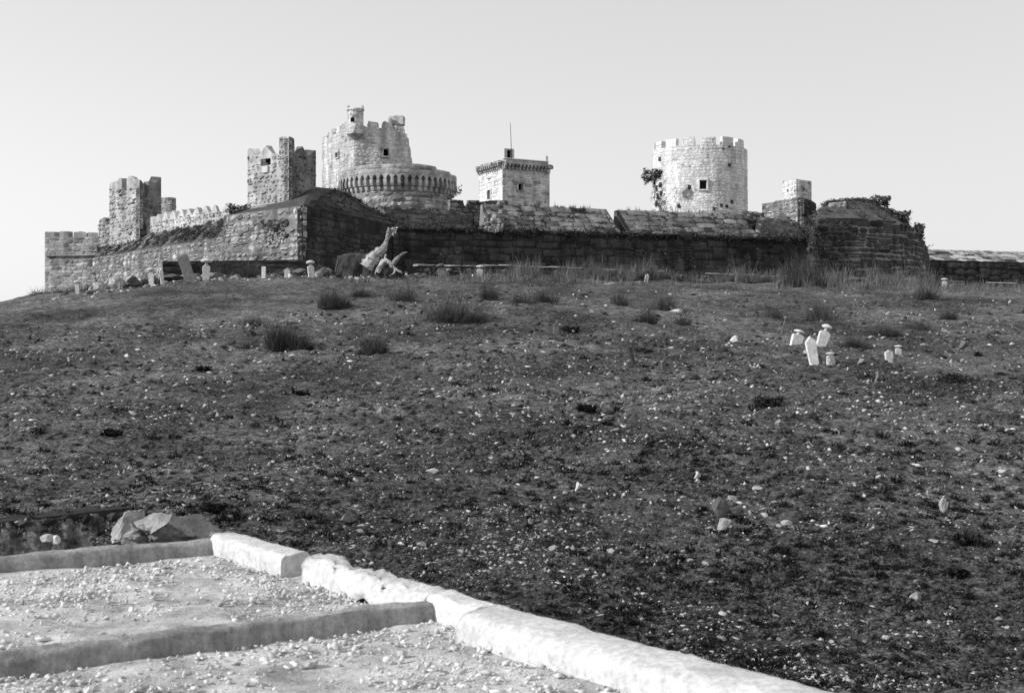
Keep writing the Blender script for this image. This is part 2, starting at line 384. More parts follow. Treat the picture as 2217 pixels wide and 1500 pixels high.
def box_rest(parent, fl, fr, zb, ztl, ztr, mat, roof_drop=.9):
    """closes a square tower behind its two visible faces: two rear walls and a roof"""
    A = fl.p[0]; B = fl.p[-1]; Cc = fr.p[-1]; D = A+Cc-B
    rear1 = Face([Cc, D]); rear2 = Face([D, A])
    core(parent, rear1, zb, min(ztl, ztr), mat, name='rear_wall'); core(parent, rear2, zb, min(ztl, ztr), mat, name='side_wall')
    zr = min(ztl, ztr)-roof_drop
    link('roof', mesh('roof', [(A[0], A[1], zr), (B[0], B[1], zr), (Cc[0], Cc[1], zr), (D[0], D[1], zr)], [(0, 1, 2, 3)]), mat, parent)
def rbox(parent, name, c, s, mat, rot=0, seed=0, amp=.04, ax=None):
    """a weathered block: bevelled, slightly uneven box of 3x3x3 lattice"""
    r = random.Random(seed); V = []; Fc = []; ids = {}
    for i in range(3):
        for j in range(3):
            for k in range(3):
                if (i, j, k) == (1, 1, 1): continue
                e = (i != 1)+(j != 1)+(k != 1); f = 1-(.05 if e >= 2 else 0)-(.04 if e == 3 else 0)
                ids[i, j, k] = len(V); V.append(tuple((x-1)*.5*f+r.uniform(-amp, amp) for x in (i, j, k)))
    for axis in range(3):
        for side in (0, 2):
            for a in range(2):
                for b in range(2):
                    def I(p, q):
                        t = [0, 0, 0]; t[axis] = side; t[(axis+1) % 3] = p; t[(axis+2) % 3] = q; return ids[tuple(t)]
                    f = (I(a, b), I(a+1, b), I(a+1, b+1), I(a, b+1)); Fc.append(f if side else f[::-1])
    mw = Matrix.Translation(c) @ Matrix.Rotation(rot, 4, 'Z') @ Matrix.Diagonal((s[0], s[1], s[2], 1))
    return link(name, mesh(name, V, Fc), mat, parent, mw)
def patch(parent, bl, br, tr, tl, nc, l, mat, corem, miss=.04, name='slab', jit=.2, thick=.5, cap=300, skirt=3.0, tip=.022):
    """sloping bed of stone slabs between four corners, with a solid body beneath"""
    bl, br, tr, tl = [np.array(p) for p in (bl, br, tr, tl)]; out = []
    def pt(u, v): return (bl*(1-u)+br*u)*(1-v)+(tl*(1-u)+tr*u)*v
    W_ = (np.linalg.norm(br-bl)+np.linalg.norm(tr-tl))/2; v = 0
    cs = np.array([random.uniform(1-jit, 1+jit) for _ in range(nc)]); cs /= cs.sum()
    for ch in cs:
        u = -random.uniform(0, .8)*l/W_
        while u < 1:
            w = l/W_*random.uniform(.6, 1.6); a, b = max(u, 0), min(u+w, 1); u += w
            if b-a < .25*l/W_ or random.random() < miss: continue
            um, vm = (a+b)/2, v+ch/2; du = pt(b, vm)-pt(a, vm); dv = pt(um, v+ch)-pt(um, v); n = np.cross(du, dv); n /= np.linalg.norm(n)
            k = random.gauss(0, tip*.7); lu, lv = np.linalg.norm(du), np.linalg.norm(dv)
            mm = np.eye(4); mm[:3, 0] = du*(1-.09/lu)+n*lu*k; mm[:3, 1] = -n*thick; mm[:3, 2] = dv*(1-.09/lv)+n*lv*random.gauss(.005, tip); mm[:3, 3] = pt(um, vm)-n*(thick/2-random.uniform(.03, .12))
            out.append(mm)
        v += ch
    put_blocks(parent, out, mat, 'ashlar', name, cap)
    low = np.array((0, 0, -skirt)); V = [bl, br, tr, tl, bl+low, br+low, tr+low, tl+low]
    link('rubble_fill', mesh('rubble_fill', V, [(0, 1, 2, 3), (0, 4, 5, 1), (1, 5, 6, 2), (2, 6, 7, 3), (3, 7, 4, 0)]), corem, parent)
# ------------------------------------------------------------------ vegetation builders
def blades(n, base_r, spread, hgt, width, curve=.3, seg=2, flat=1.0, dome=0.0):
    """n thin stems rising from a patch; returns local verts / tris"""
    a = rng.uniform(0, 2*np.pi, n); r0 = base_r*np.sqrt(rng.uniform(0, 1, n)); bx, by = r0*np.cos(a), r0*np.sin(a)
    a2 = a+rng.normal(0, .7, n); ln = hgt*(.2+.95*rng.uniform(0, 1, n)**1.3)*(1-.6*(r0/max(base_r, 1e-6))**2*dome); out = spread*rng.uniform(.15, 1, n)
    V = []; T = []
    side = np.stack([np.cos(a2+1.57), np.sin(a2+1.57)], 1); sa = rng.uniform(0, np.pi, n); side = np.stack([np.cos(sa), np.sin(sa)], 1)
    base = 0; rows = []
    for k in range(seg+1):
        t = k/seg; x = bx+np.cos(a2)*out*(t**(1+curve)); y = by+np.sin(a2)*out*(t**(1+curve)); z = ln*t*(1-.25*t*flat)
        x = x+rng.normal(0, .035*hgt, n)*(k > 0); y = y+rng.normal(0, .035*hgt, n)*(k > 0); w = width*(1-t*.75)
        rows.append((np.stack([x-side[:, 0]*w, y-side[:, 1]*w, z], 1), np.stack([x+side[:, 0]*w, y+side[:, 1]*w, z], 1)))
    allv = np.concatenate([q for r in rows for q in r]); T = []
    i = np.arange(n)
    for k in range(seg):
        l0, r0_, l1, r1 = i+2*k*n, i+(2*k+1)*n, i+(2*k+2)*n, i+(2*k+3)*n
        T.append(np.stack([l0, r0_, r1], 1)); T.append(np.stack([l0, r1, l1], 1))
    return allv, np.concatenate(T)
def leaf_cloud(n, size, rad):
    d = rng.normal(0, 1, (n, 3)); d /= np.linalg.norm(d, axis=1)[:, None]; r = rng.uniform(.35, 1, n)**.6
    r *= 1+.35*np.sin(d[:, 0]*5+1)*np.sin(d[:, 2]*4+2)
    c = d*r[:, None]*np.array(rad); A = rng.normal(0, 1, (n, 3)); A /= np.linalg.norm(A, axis=1)[:, None]; B = np.cross(A, rng.normal(0, 1, (n, 3))); B /= np.linalg.norm(B, axis=1)[:, None]
    s = size*rng.uniform(.5, 1.3, n)[:, None]
    V = np.concatenate([c+A*s, c-A*s*.6+B*s*.5, c-A*s*.6-B*s*.5]); i = np.arange(n)
    return V, np.stack([i, i+n, i+2*n], 1)
def bush(loc, w, h, n, label, group=None, name='thorn_bush', mat='twig', leaves=0):
    t = thing(name, loc, label, 'bush', group)
    k = random.randint(4, 8); vs = []; fs_ = []; nv = 0
    for i in range(k):
        hh = h*random.uniform(.45, 1.25); v, f = blades(max(20, n//k), w*.26, w*.22, hh, min(.013, max(.006, .008*h)), .4, 3, .3, 1.0); a = random.uniform(0, 6.28); r = w*.36*random.random()**.6*(i > 0)
        v = v+np.array((r*math.cos(a), r*math.sin(a), 0)); vs.append(v); fs_.append(f+nv); nv += len(v)
    v = np.concatenate(vs); f = np.concatenate(fs_); o = link('stems', tri_mesh('stems', v+np.array(loc)-np.array((0, 0, .05)), f, rng.uniform(0, 1, len(f))), M[mat], t)
    if leaves:
        v, f = leaf_cloud(leaves, .05*h+.02, (w*.45, w*.4, h*.4)); v[:, 2] += h*.5
        link('foliage', tri_mesh('foliage', v+np.array(loc), f, rng.uniform(0, 1, len(f))), M['leaf'], t)
    return t
def leafy(loc, rad, n, size, label, group=None, name='wall_shrub', mat='leaf'):
    t = thing(name, loc, label, 'shrub', group)
    v, f = leaf_cloud(n, size, rad); link('foliage', tri_mesh('foliage', v+np.array(loc), f, rng.uniform(0, 1, len(f))), M[mat], t)
    v, f = blades(14, rad[0]*.1, rad[0]*.8, rad[2]*1.3, .03, .3, 2); v[:, 2] -= rad[2]*.6
    link('stems', tri_mesh('stems', v+np.array(loc), f, rng.uniform(0, 1, len(f))), M['twig'], t)
    return t
WEED_V = []; WEED_T = []; WN = [0]
def weeds(c, rad, n, size):
    v, f = leaf_cloud(n, size, rad); WEED_V.append(v+np.array(c)); WEED_T.append(f+WN[0]); WN[0] += len(v)
def sprigs(c, w, h, n, width=.02):
    v, f = blades(n, w, w*.6, h, width, .3, 2); WEED_V.append(v+np.array(c)); WEED_T.append(f+WN[0]); WN[0] += len(v)
# ================================================================== THE CASTLE
# --- far crenellated tower at the left edge
t = thing('crenellated_tower', (*plan(155, 114), ZF), 'flat-topped grey crenellated tower at far left edge behind the hill', 'tower')
f = Face([plan(97, 115), plan(213, 114)])
zt = prof(f, [(97, 502), (117, 502), (117.5, 513), (129, 513), (129.5, 501), (148, 501), (148.5, 513), (159, 513), (159.5, 503), (176, 501), (188, 504), (188.5, 512), (191, 512), (191.5, 503), (213, 504)])
core(t, f, ZF-2, zt, M['far'], thick=.8, step=.25); put_blocks(t, blocks(f, ZF+2, f.uz(150, 514)[1], .42, .85, gap=.07, miss=.03), M['far'], 'ashlar')
fs = Face([plan(99.5, 120), f.p[0]]); core(t, fs, ZF-2, f.uz(97, 512)[1], M['far'], name='side_wall')
fs = Face([f.p[-1], back(f, 8)]); core(t, fs, ZF-2, f.uz(200, 513)[1], M['far'], name='side_wall')
z = f.uz(155, 553)[1]; rb = f.pos(f.len/2, z, .1); rbox(t, 'string_course', rb, (f.len*.99, .5, .16), M['far'], math.atan2(*(f.p[1]-f.p[0])[::-1]), 3, .02)
# --- ruined tower with the tall gap
t = thing('ruined_tower', (*plan(302, 102), ZF), 'ruined broken-topped square tower at left with a slot through its shaded side', 'tower')
fl = Face([plan(237, 105), plan(302, 101)]); fr = Face([plan(302, 101), plan(349, 104.5)])
ztl = prof(fl, [(237, 400), (240, 396), (255, 391), (258, 386), (263.5, 386), (264, 412), (274, 413), (274.5, 391), (278, 382), (284, 381), (292, 388), (302, 389)])
ztr = prof(fr, [(302, 389), (306, 391), (310, 397), (312.5, 399), (313, 429), (319.5, 428), (321, 418), (322, 412), (322.5, 393), (335, 395), (341, 393), (349, 384)])
hl = [hole(fl, 257, 420, 264, 427), hole(fl, 284, 436, 292, 443), hole(fl, 245, 470, 250, 475)]
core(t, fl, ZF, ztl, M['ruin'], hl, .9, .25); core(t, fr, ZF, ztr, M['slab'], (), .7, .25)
zl1 = prof(fl, [(237, 407), (302, 406)]); zl2 = prof(fr, [(302, 406), (312, 408), (313, 430), (349, 432)])
put_blocks(t, blocks(fl, ZF+3.5, zl1, .40, .72, hl, .12, .07, .12, tilt=.02), M['ruin'], 'rubble')
put_blocks(t, blocks(fr, ZF+4.5, zl2, .42, .8, (), .09, .07, .03), M['slab'], 'ashlar')  # right face takes a darker stone than the left: shade in the colour
zz = fl.uz(302, 430)[1]; box_rest(t, fl, fr, ZF, zz, zz, M['mortar'])
fw = Face([plan(214, 107.5), plan(240, 105.2)]); ztw = prof(fw, [(214, 490), (217, 475), (224, 471), (228, 474), (229, 480), (236, 480), (240, 470)])
t = thing('broken_wall', (*plan(222, 107), ZF), 'stub of broken wall against the foot of the ruined tower, left side', 'wall')
core(t, fw, ZF, ztw, M['mortar'], (), 1.5); put_blocks(t, blocks(fw, ZF+2, ztw, .4, .6, (), .14, .08, .08), M['ruin'], 'rubble')
# --- little block turret behind
t = thing('block_turret', (*plan(362, 116), ZF), 'small plain stone turret rising behind the ruined tower and saw-toothed rampart', 'turret')
fl = Face([plan(345, 116.5), plan(371, 115)]); fr = Face([plan(371, 115), plan(381, 117.5)]); za = prof(fl, [(345, 430), (349, 428), (371, 427)]); zb_ = prof(fr, [(371, 427), (381, 429)])
for q, zz in ((fl, za), (fr, zb_)):
    core(t, q, ZF+3, zz, M['mortar']); put_blocks(t, blocks(q, fl.uz(360, 480)[1], zz, .4, .7), M['gate'], 'rubble')
zz = fl.uz(360, 430)[1]; box_rest(t, fl, fr, ZF+3, zz, zz, M['mortar'], .2)
# --- saw-toothed rampart
t = thing('sawtooth_rampart', (*plan(400, 97), ZF), 'pale rampart with a row of pointed saw-tooth merlons left of the gate tower', 'wall')
f = Face([plan(306, 102.5), plan(496, 92)])
pk = [(311, 476), (325, 471), (342, 466), (358, 461), (374, 458), (392, 455), (408, 453), (425, 450), (444, 447), (464, 445), (491, 440)]
pts = []
for i, (x, y) in enumerate(pk):
    w = 7 if i < 5 else 8
    pts += [(x-w, y+15), (x-1, y-2), (x+1.5, y-1), (x+w, y+15)] if i < len(pk)-1 else [(x-16, y+19), (x-4, y+3), (x+2, y-1), (x+5, y)]
zt = prof(f, pts); zlow = prof(f, [(306, 486), (340, 479), (392, 468), (444, 460), (496, 456)]); hs = [hole(f, 320, 482, 323.5, 491), hole(f, 360, 476, 363, 485), hole(f, 409, 469, 412.5, 477), hole(f, 461, 462, 464.5, 471)]
core(t, f, ZF+2, zt, M['ramp'], hs, .7, .25); put_blocks(t, blocks(f, f.uz(306, 512)[1], zlow, .36, .55, hs, .08, .06, .05), M['ramp'], 'rubble')
# --- outer left wall with its slabbed slope
t = thing('outer_wall', (*plan(340, 96), ZF), 'low pale outer wall below the dark slabbed slope at left', 'wall')
f = Face([plan(188, 106), plan(300, 98), plan(488, 87)]); zt = prof(f, [(188, 572), (197, 560), (215, 556), (260, 550), (300, 541), (340, 535), (420, 524), (488, 512)])
core(t, f, ZF-.5, zt, M['mortar'], (), 2.0); put_blocks(t, blocks(f, ZF+1.5, zt, .48, .85, (), .11, .07, .04, tilt=.03, split=.35), M['lowwall'], 'rubble')
t = thing('slab_slope', (*plan(380, 94), ZF), 'overgrown slope of dark slabs between the low outer wall and saw-tooth rampart', 'embankment')
patch(t, PK(205, 556, 105.2), PK(489, 511, 87.2), PK(498, 478, 92), PK(232, 526, 106), 5, 1.9, M['slab'], M['earth'], .08)
# --- left bastion
t = thing('angled_bastion', (*plan(655, 80), ZF), 'massive angled bastion under the gate tower, sunlit left face and dark right face', 'bastion')
fl = Face([plan(484, 86), plan(655, 80)], .03); fr = Face([plan(655, 80), plan(858, 92.6)], .03); fl.z0 = fr.z0 = ZF+6
zt = PK(655, 445, 80).z; hx, hz = fl.uz(592, 500)
scar = lambda u, z: ((u-hx)/1.9)**2+((z-hz)/1.7)**2 < 1
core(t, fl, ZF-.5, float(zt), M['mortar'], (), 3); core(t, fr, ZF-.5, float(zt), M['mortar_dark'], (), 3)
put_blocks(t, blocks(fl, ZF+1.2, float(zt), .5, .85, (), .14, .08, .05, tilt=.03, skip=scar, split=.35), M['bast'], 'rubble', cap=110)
put_blocks(t, blocks(fr, ZF+1.2, float(zt), .55, 1.2, (), .07, .06, .05), M['dark'], 'ashlar')  # right face's shade is put into this darker stone, besides its staining
fsd = Face([back(fl, 6, 0), fl.p[0]]); core(t, fsd, ZF-.5, float(zt), M['bast'], name='side_wall')
sc = []; sd_ = []
for k in range(210):                          # rubble core showing where the facing has fallen: dark above, pale below
    aa, rr = random.uniform(0, 6.28), math.sqrt(random.random()); pale = k < 80
    u = hx+(1.3 if pale else 1.9)*rr*math.cos(aa)+random.gauss(0, .2); z = hz+(-.75+.7*rr*math.sin(aa) if pale else .25+1.0*rr*math.sin(aa)+.35*math.cos(aa*2))
    s = random.uniform(.12, .30) if pale else random.uniform(.2, .45); c = fl.pos(u, z, .06 if pale else -.02); q, tt, n = fl.at(u)
    mm = np.eye(4); mm[:3, 0] = np.array((tt[0], tt[1], 0))*s*1.2; mm[:3, 1] = -np.array((n[0], n[1], 0))*s; mm[:3, 2] = np.array((0, 0, s*.8)); mm[:3, 3] = c; (sc if pale else sd_).append(mm)
put_blocks(t, sd_[:len(sd_)//3], M['slab'], 'rubble', 'rubble_stone'); put_blocks(t, sd_[len(sd_)//3:], M['dark'], 'rubble', 'rubble_stone')
put_blocks(t, sc, M['ramp'], 'rubble', 'rubble_stone')
# its earth-covered ridge
c0 = PK(655, 446, 80.3); c1 = PK(858, 488, 92.6); r1 = PK(778, 437, 94.5); r0 = PK(676, 404, 88); l0 = PK(600, 452, 82.2); e0 = PK(484, 471, 86.2); e1 = PK(540, 438, 90)
rm = PK(722, 409, 91)
patch(t, c0, c1, r1, rm, 6, 1.6, M['dark'], M['mortar_dark'], .12, 'slab', cap=300)
lowv = Vector((0, 0, -3))
link('ridge_bank', mesh('ridge_bank', [c0, rm, r0, l0, e0, e1, r1, r1+lowv, r0+lowv, e0+lowv, e1+lowv], [(0, 1, 2), (0, 2, 3), (3, 2, 5), (3, 5, 4), (2, 1, 6), (6, 7, 8, 2), (2, 8, 10, 5), (5, 10, 9, 4)]), M['earth'], t)
# --- gate tower on the bastion
t = thing('gate_tower', (*plan(625, 84.5), PK(625, 460, 84.5).z), 'square grey tower with pointed merlons and chimney-like corner turret on the angled bastion', 'tower')
fl = Face([plan(536, 87.2), plan(625, 84.3)]); fr = Face([plan(625, 84.3), plan(684, 87.6)])
ztl = prof(fl, [(536, 327), (538, 322), (546, 331), (552, 337), (562, 336), (568, 326), (576, 315), (583, 325), (590, 332), (604, 333), (604.5, 298), (612, 296), (625, 296)])
ztr = prof(fr, [(625, 296), (631, 297), (637, 301), (638, 331), (645, 333), (650, 324), (655, 317), (661, 328), (666, 337), (672, 335), (680, 327), (684, 326)])
zl1 = prof(fl, [(536, 338), (603, 336), (604.5, 300), (625, 298)]); zl2 = prof(fr, [(625, 298), (636, 302), (638, 336), (684, 338)])
hl = [hole(fl, 565, 342, 586, 360)]; zb = fl.uz(560, 456)[1]
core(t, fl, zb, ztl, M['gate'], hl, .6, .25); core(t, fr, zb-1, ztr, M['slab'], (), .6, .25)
put_blocks(t, blocks(fl, zb, zl1, .38, .62, hl, .09, .06, .05, tilt=.03), M['gate'], 'rubble', cap=170)
put_blocks(t, blocks(fr, zb, zl2, .36, .6, (), .06, .05, .03), M['slab'], 'rubble')  # shade of the right face painted in by the darker slab stone
zz = fl.uz(600, 345)[1]; box_rest(t, fl, fr, zb, zz, zz, M['mortar'], .8)
for i, (x0, x1, y0, y1) in enumerate([(566, 573, 345, 352), (567, 578, 352, 360)]):   # stones left in the window
    a = fl.uz((x0+x1)/2, (y0+y1)/2); rbox(t, 'sill_stone', fl.pos(a[0], a[1], -.15), ((x1-x0)*K*84/F, .3, (y1-y0)*K*84/F), M['ruin'], 0, i)
a = fl.uz(576, 367); tn = math.atan2(fl.p[1][1]-fl.p[0][1], fl.p[1][0]-fl.p[0][0]); rbox(t, 'inscribed_panel', fl.pos(a[0], a[1], .06), (.85, .25, .62), M['marble'], tn, 4, .02)
a = fl.uz(570, 452); rbox(t, 'ledge', fl.pos(a[0], a[1], .25), (2.6, .7, .3), M['ruin'], tn, 8, .03)
f2 = Face([plan(548, 86.4), plan(628, 84)]); core(t, f2, fl.uz(560, 478)[1], fl.uz(600, 455)[1], M['mortar_light'], (), .8, name='footing'); put_blocks(t, blocks(f2, fl.uz(560, 478)[1], fl.uz(600, 455)[1], .45, 1.0, (), .08), M['ramp'], 'ashlar')
# --- the keep
t = thing('great_keep', (*plan(765, 109), ZF+4), 'tallest pale square keep with broken merlons and a round corner turret', 'keep')
fl = Face([plan(697, 114), plan(766, 109)]); fr = Face([plan(766, 109), plan(893, 110.2)]); zb = fl.uz(740, 440)[1]
ztl = prof(fl, [(697, 297), (700, 296), (703, 300), (708, 290), (712, 286), (716, 287), (719, 280), (723, 279), (726, 283), (729, 276), (734, 273), (738, 277), (741, 269), (746, 266), (750, 262), (766, 268)])
ztr = prof(fr, [(766, 268), (786, 275), (796.5, 276), (797, 262), (806, 264), (817, 265), (817.5, 276), (828, 279), (828.5, 266), (833, 262), (841, 266), (843, 274), (857, 281), (857.5, 272), (872, 273), (875, 276), (876, 289), (881, 291), (882, 299), (885, 301), (886, 318), (889, 322), (890, 340), (892, 345), (893, 356)])
hl = [hole(fl, 728.5, 330, 734, 342)]; hr = [hole(fr, 830, 323, 841, 338)]
core(t, fl, zb, ztl, M['mortar_light'], hl, 1.0); wl = list(WINS); core(t, fr, zb, ztr, M['mortar_light'], hr, 1.0); wr = list(WINS)
put_blocks(t, blocks(fl, zb+1, ztl, .38, .7, hl, .045, .045, .02), M['keep'], 'ashlar', cap=130)
put_blocks(t, blocks(fr, fl.uz(740, 400)[1], ztr, .38, .7, hr, .045, .045, .02), M['keep'], 'ashlar')
zz = fr.uz(800, 350)[1]; box_rest(t, fl, fr, zb, zz, zz, M['keep'], .3)
def wframe(par, face, h, mat, w=.16):
    for (u0, u1, z0, z1) in ((h[0]-w, h[1]+w, h[3], h[3]+w*1.3), (h[0]-w*1.3, h[1]+w*1.3, h[2]-w, h[2]), (h[0]-w, h[0], h[2], h[3]), (h[1], h[1]+w, h[2], h[3])):
        q, tt, n = face.at((u0+u1)/2); rbox(par, 'window_surround', face.pos((u0+u1)/2, (z0+z1)/2, .05), (u1-u0, .3, z1-z0), mat, math.atan2(tt[1], tt[0]), int(u0*97) % 50, .01)
wframe(wl[0], fl, hl[0], M['keep']); wframe(wr[0], fr, hr[0], M['keep'])
def ring(cx, cy, rad, z0, z1, n=20, rin=0, top=True):
    V = []; Fc = []
    for k in range(n):
        a = 2*math.pi*k/n; V += [(cx+rad[0]*math.cos(a), cy+rad[0]*math.sin(a), z0), (cx+rad[1]*math.cos(a), cy+rad[1]*math.sin(a), z1)]
    for k in range(n):
        b = 2*((k+1) % n); Fc.append((2*k, b, b+1, 2*k+1))
    Fc.append(tuple(2*k+1 for k in range(n))); Fc.append(tuple(2*k for k in range(n))[::-1]); return V, Fc
cc = PK(769.5, 260, 109.2); rT = 17.5/F*109.2*K
tu = link('corner_turret', mesh('corner_turret', *ring(cc.x, cc.y, (rT, rT), fl.uz(766, 292)[1], PK(769, 238, 109).z)), M['mortar_light'], t)
ft = Face([(cc.x+rT*math.sin(a), cc.y-rT*math.cos(a)) for a in np.linspace(-1.5, 1.5, 9)])
put_blocks(t, blocks(ft, fl.uz(766, 290)[1], PK(769, 238, 109).z, .4, .6, (), .03, .04, .0, .3), M['keep'], 'ashlar')
link('turret_corbel', mesh('turret_corbel', *ring(cc.x, cc.y, (.25, rT+.08), fl.uz(766, 303)[1], fl.uz(766, 291)[1])), M['drum'], tu)
link('turret_rim', mesh('turret_rim', *ring(cc.x, cc.y, (rT+.1, rT+.1), PK(769, 239, 109).z, PK(769, 236, 109).z)), M['keep'], tu)
for x in (754.5, 785): p = PK(x, 234, 109.2); rbox(tu, 'finial', p, (.28, .28, .5), M['keep'], .2, 3)
p = PK(763, 259, 109.2-rT/K); rbox(tu, 'window_opening', (p.x, p.y, p.z), (.4, .3, .45), M['void'], .25, 1, .01)
# broken block standing on the right
p = PK(860, 263, 112); rbox(t, 'broken_parapet', p, (34/F*112*K, 1.5, 20/F*112*K), M['keep'], -.1, 6, .05)
p = PK(845, 268, 111.3); rbox(t, 'broken_parapet', p, (8/F*112*K, .8, 22/F*112*K), M['keep'], .1, 7, .06)
# --- machicolated round bastion
t = thing('machicolated_bastion', (*plan(860, 106), ZF+3), 'wide round bastion with a ring of corbels and arches below its parapet', 'bastion')
cx, cy = plan(861, 106.5); R = 118/F*106*K; RP = 128/F*106*K
def arc(r, a0=-100, a1=100, n=41): return Face([(cx+r*math.sin(math.radians(a)), cy-r*math.cos(math.radians(a))) for a in np.linspace(a0, a1, n)])
fd = arc(R); fp = arc(RP, -100, 100, 81); zc0 = fp.uz(861, 411)[1]; zc1 = fp.uz(861, 377)[1]; ztop = fp.uz(861, 355)[1]
core(t, fd, ZF+3, zc1+.3, M['mortar'], (), 1.2); put_blocks(t, blocks(fd, fd.uz(861, 470)[1], zc1, .5, 1.0, (), .13, .07, .06, urange=(fd.len*.1, fd.len*.9)), M['drum'], 'rubble', cap=200)
nb = 30; du = fp.len/nb; V = []; Fc = []; ns = 8
ztp = prof(fp, [(733, 368), (760, 362), (800, 357), (861, 354.5), (905, 355), (944, 361), (945, 367), (957, 369), (974, 373), (976, 378), (986, 381)])
def zta(u): return float(np.interp(u, ztp[0], ztp[1]))
for b in range(nb):
    for s in range(ns):
        q0, q1 = s/ns, (s+1)/ns; u0, u1 = (b+q0)*du, (b+q1)*du
        ar = lambda q: zc1-.45+ (.42*math.sin(math.pi*min(max((q-.14)/.72, 0), 1)) if .14 < q < .86 else -.05)
        k = len(V); V += [tuple(fp.pos(u0, ar(q0))), tuple(fp.pos(u1, ar(q1))), tuple(fp.pos(u1, zta(u1))), tuple(fp.pos(u0, zta(u0))), tuple(fp.pos(u0, ar(q0), -.45)), tuple(fp.pos(u1, ar(q1), -.45)), tuple(fp.pos(u1, zta(u1), -.6)), tuple(fp.pos(u0, zta(u0), -.6))]
        Fc += [(k, k+1, k+2, k+3), (k+4, k+5, k+1, k), (k+3, k+2, k+6, k+7), (k+7, k+6, k+5, k+4)]
link('arched_parapet', mesh('arched_parapet', V, Fc), M['drum'], t)
for b in range(nb+1):
    u = min(b*du, fp.len-.01); q, tt, n = fp.at(u); ang = math.atan2(tt[1], tt[0]); V = []
    cb = thing  # corbel: three stepped consoles in one piece
    prof_ = [(-.55, zc0), (-.28, zc0), (-.2, zc0+.2), (-.2, zc0+.45), (-.02, zc0+.5), (.06, zc0+.75), (.06, zc1-.52), (-.55, zc1-.52)]
    wv = .17; out = []
    for sgn in (-1, 1):
        for (o_, z) in prof_: out.append((q[0]+n[0]*o_+tt[0]*wv*sgn, q[1]+n[1]*o_+tt[1]*wv*sgn, z))
    m_ = len(prof_); Fb = [tuple(range(m_))[::-1], tuple(range(m_, 2*m_))]+[(k, (k+1) % m_, (k+1) % m_+m_, k+m_) for k in range(m_)]
    link('corbel', mesh('corbel', out, Fb), M['ramp'], t)
pb = blocks(fp, zc1+.02, ztp, .55, 1.3, (), .03, .06, .0, .4, urange=(fp.len*.12, fp.len*.93)); put_blocks(t, pb, M['drum'], 'ashlar')
link('terrace', mesh('terrace', [(cx+R*1.02*math.sin(a), cy-R*1.02*math.cos(a), zc1+.2) for a in np.linspace(-1.9, 1.9, 24)], [tuple(range(24))]), M['mortar'], t)
# --- low crenellated link wall
t = thing('crenellated_wall', (*plan(1040, 101), ZF), 'low grey crenellated wall left of the square tower', 'wall')
f = Face([plan(975, 99), plan(1100, 103)]); zt = prof(f, [(975, 432), (1003, 434), (1003.5, 445), (1014.5, 446), (1015, 434), (1038, 434), (1038.5, 446), (1050, 446), (1050.5, 436), (1088, 434), (1100, 435)])
core(t, f, ZF+3, zt, M['mortar_dark'], (), .8); put_blocks(t, blocks(f, f.uz(1040, 500)[1], zt, .5, .95, (), .05, .06), M['dark' if 0 else 'slab'], 'ashlar')
# --- square tower with machicolated cornice
t = thing('square_tower', (*plan(1088, 125), ZF+4), 'square tower with corbelled cornice, white left face and flagpole turret', 'tower')
fl = Face([plan(1037, 129.8), plan(1088, 125)]); fr = Face([plan(1088, 125), plan(1190, 127.6)]); zb = fl.uz(1060, 470)[1]
ztl = prof(fl, [(1037, 374), (1088, 355)]); ztr = prof(fr, [(1088, 355), (1190, 363)]); zL = float(ztr[1].mean())
hl = [hole(fl, 1057, 411, 1063.5, 433), hole(fl, 1057, 385.5, 1062, 390)]; hr = [hole(fr, 1121, 399, 1132, 412)]
core(t, fl, zb, zL, M['mortar_light'], hl, .9); wl = list(WINS); core(t, fr, zb, zL, M['mortar_light'], hr, .9); wr = list(WINS)
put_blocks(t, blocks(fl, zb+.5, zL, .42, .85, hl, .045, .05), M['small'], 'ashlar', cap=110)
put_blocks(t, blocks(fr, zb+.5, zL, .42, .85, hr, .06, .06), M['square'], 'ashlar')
wframe(wl[0], fl, hl[0], M['small']); wframe(wr[0], fr, hr[0], M['square'])
box_rest(t, fl, fr, zb, zL, zL, M['mortar'], .1)
for (ff, r0_, n_) in ((fl, 0, 11), (fr, 0, 13)):
    tt = ff.p[1]-ff.p[0]; an = math.atan2(tt[1], tt[0])
    for k in range(n_):
        u = ff.len*(k+.5)/n_
        rbox(t, 'corbel', ff.pos(u, zL-.45, .12), (.26, .5, .35), M['ramp'], an, k, .05); rbox(t, 'corbel', ff.pos(u, zL-.1, .25), (.28, .75, .4), M['ramp'], an, k+20, .05)
    if ff is fl:
        for k in range(9):
            u = ff.len*(k+.5)/9
            if k in (1, 6): continue
            rbox(t, 'cornice_stone', ff.pos(u, zL+.3, .2), (ff.len/9*.9, .8, random.uniform(.35, .7)), M['ramp'], an, k+40, .09)
    else:
        rbox(t, 'cornice', ff.pos(ff.len*.47, zL+.28, .22), (ff.len*.97, .8, .55), M['square'], an, 60, .02); rbox(t, 'cornice_coping', ff.pos(ff.len*.47, zL+.66, .22), (ff.len*.98, .95, .14), M['small'], an, 61, .01)
p = PK(1191, 362, 127); rbox(t, 'corner_corbel', p, (.75, .9, .5), M['square'], .3, 5, .1); p = PK(1187, 371, 127.2); rbox(t, 'corner_corbel', p, (.45, .7, .5), M['square'], .3, 9, .1)
p = PK(1184, 346, 127.2); rbox(t, 'corner_post', p, (.32, .32, .95), M['square'], .2, 5, .05)
fa = Face([plan(1092, 126.6), plan(1113, 127.0)]); za = fa.uz(1100, 322)[1]; zlo = fa.uz(1100, 350)[1]; hh = [hole(fa, 1098, 325, 1107, 348)]
core(t, fa, zlo, za, M['square'], hh, 1.1, name='stair_turret')
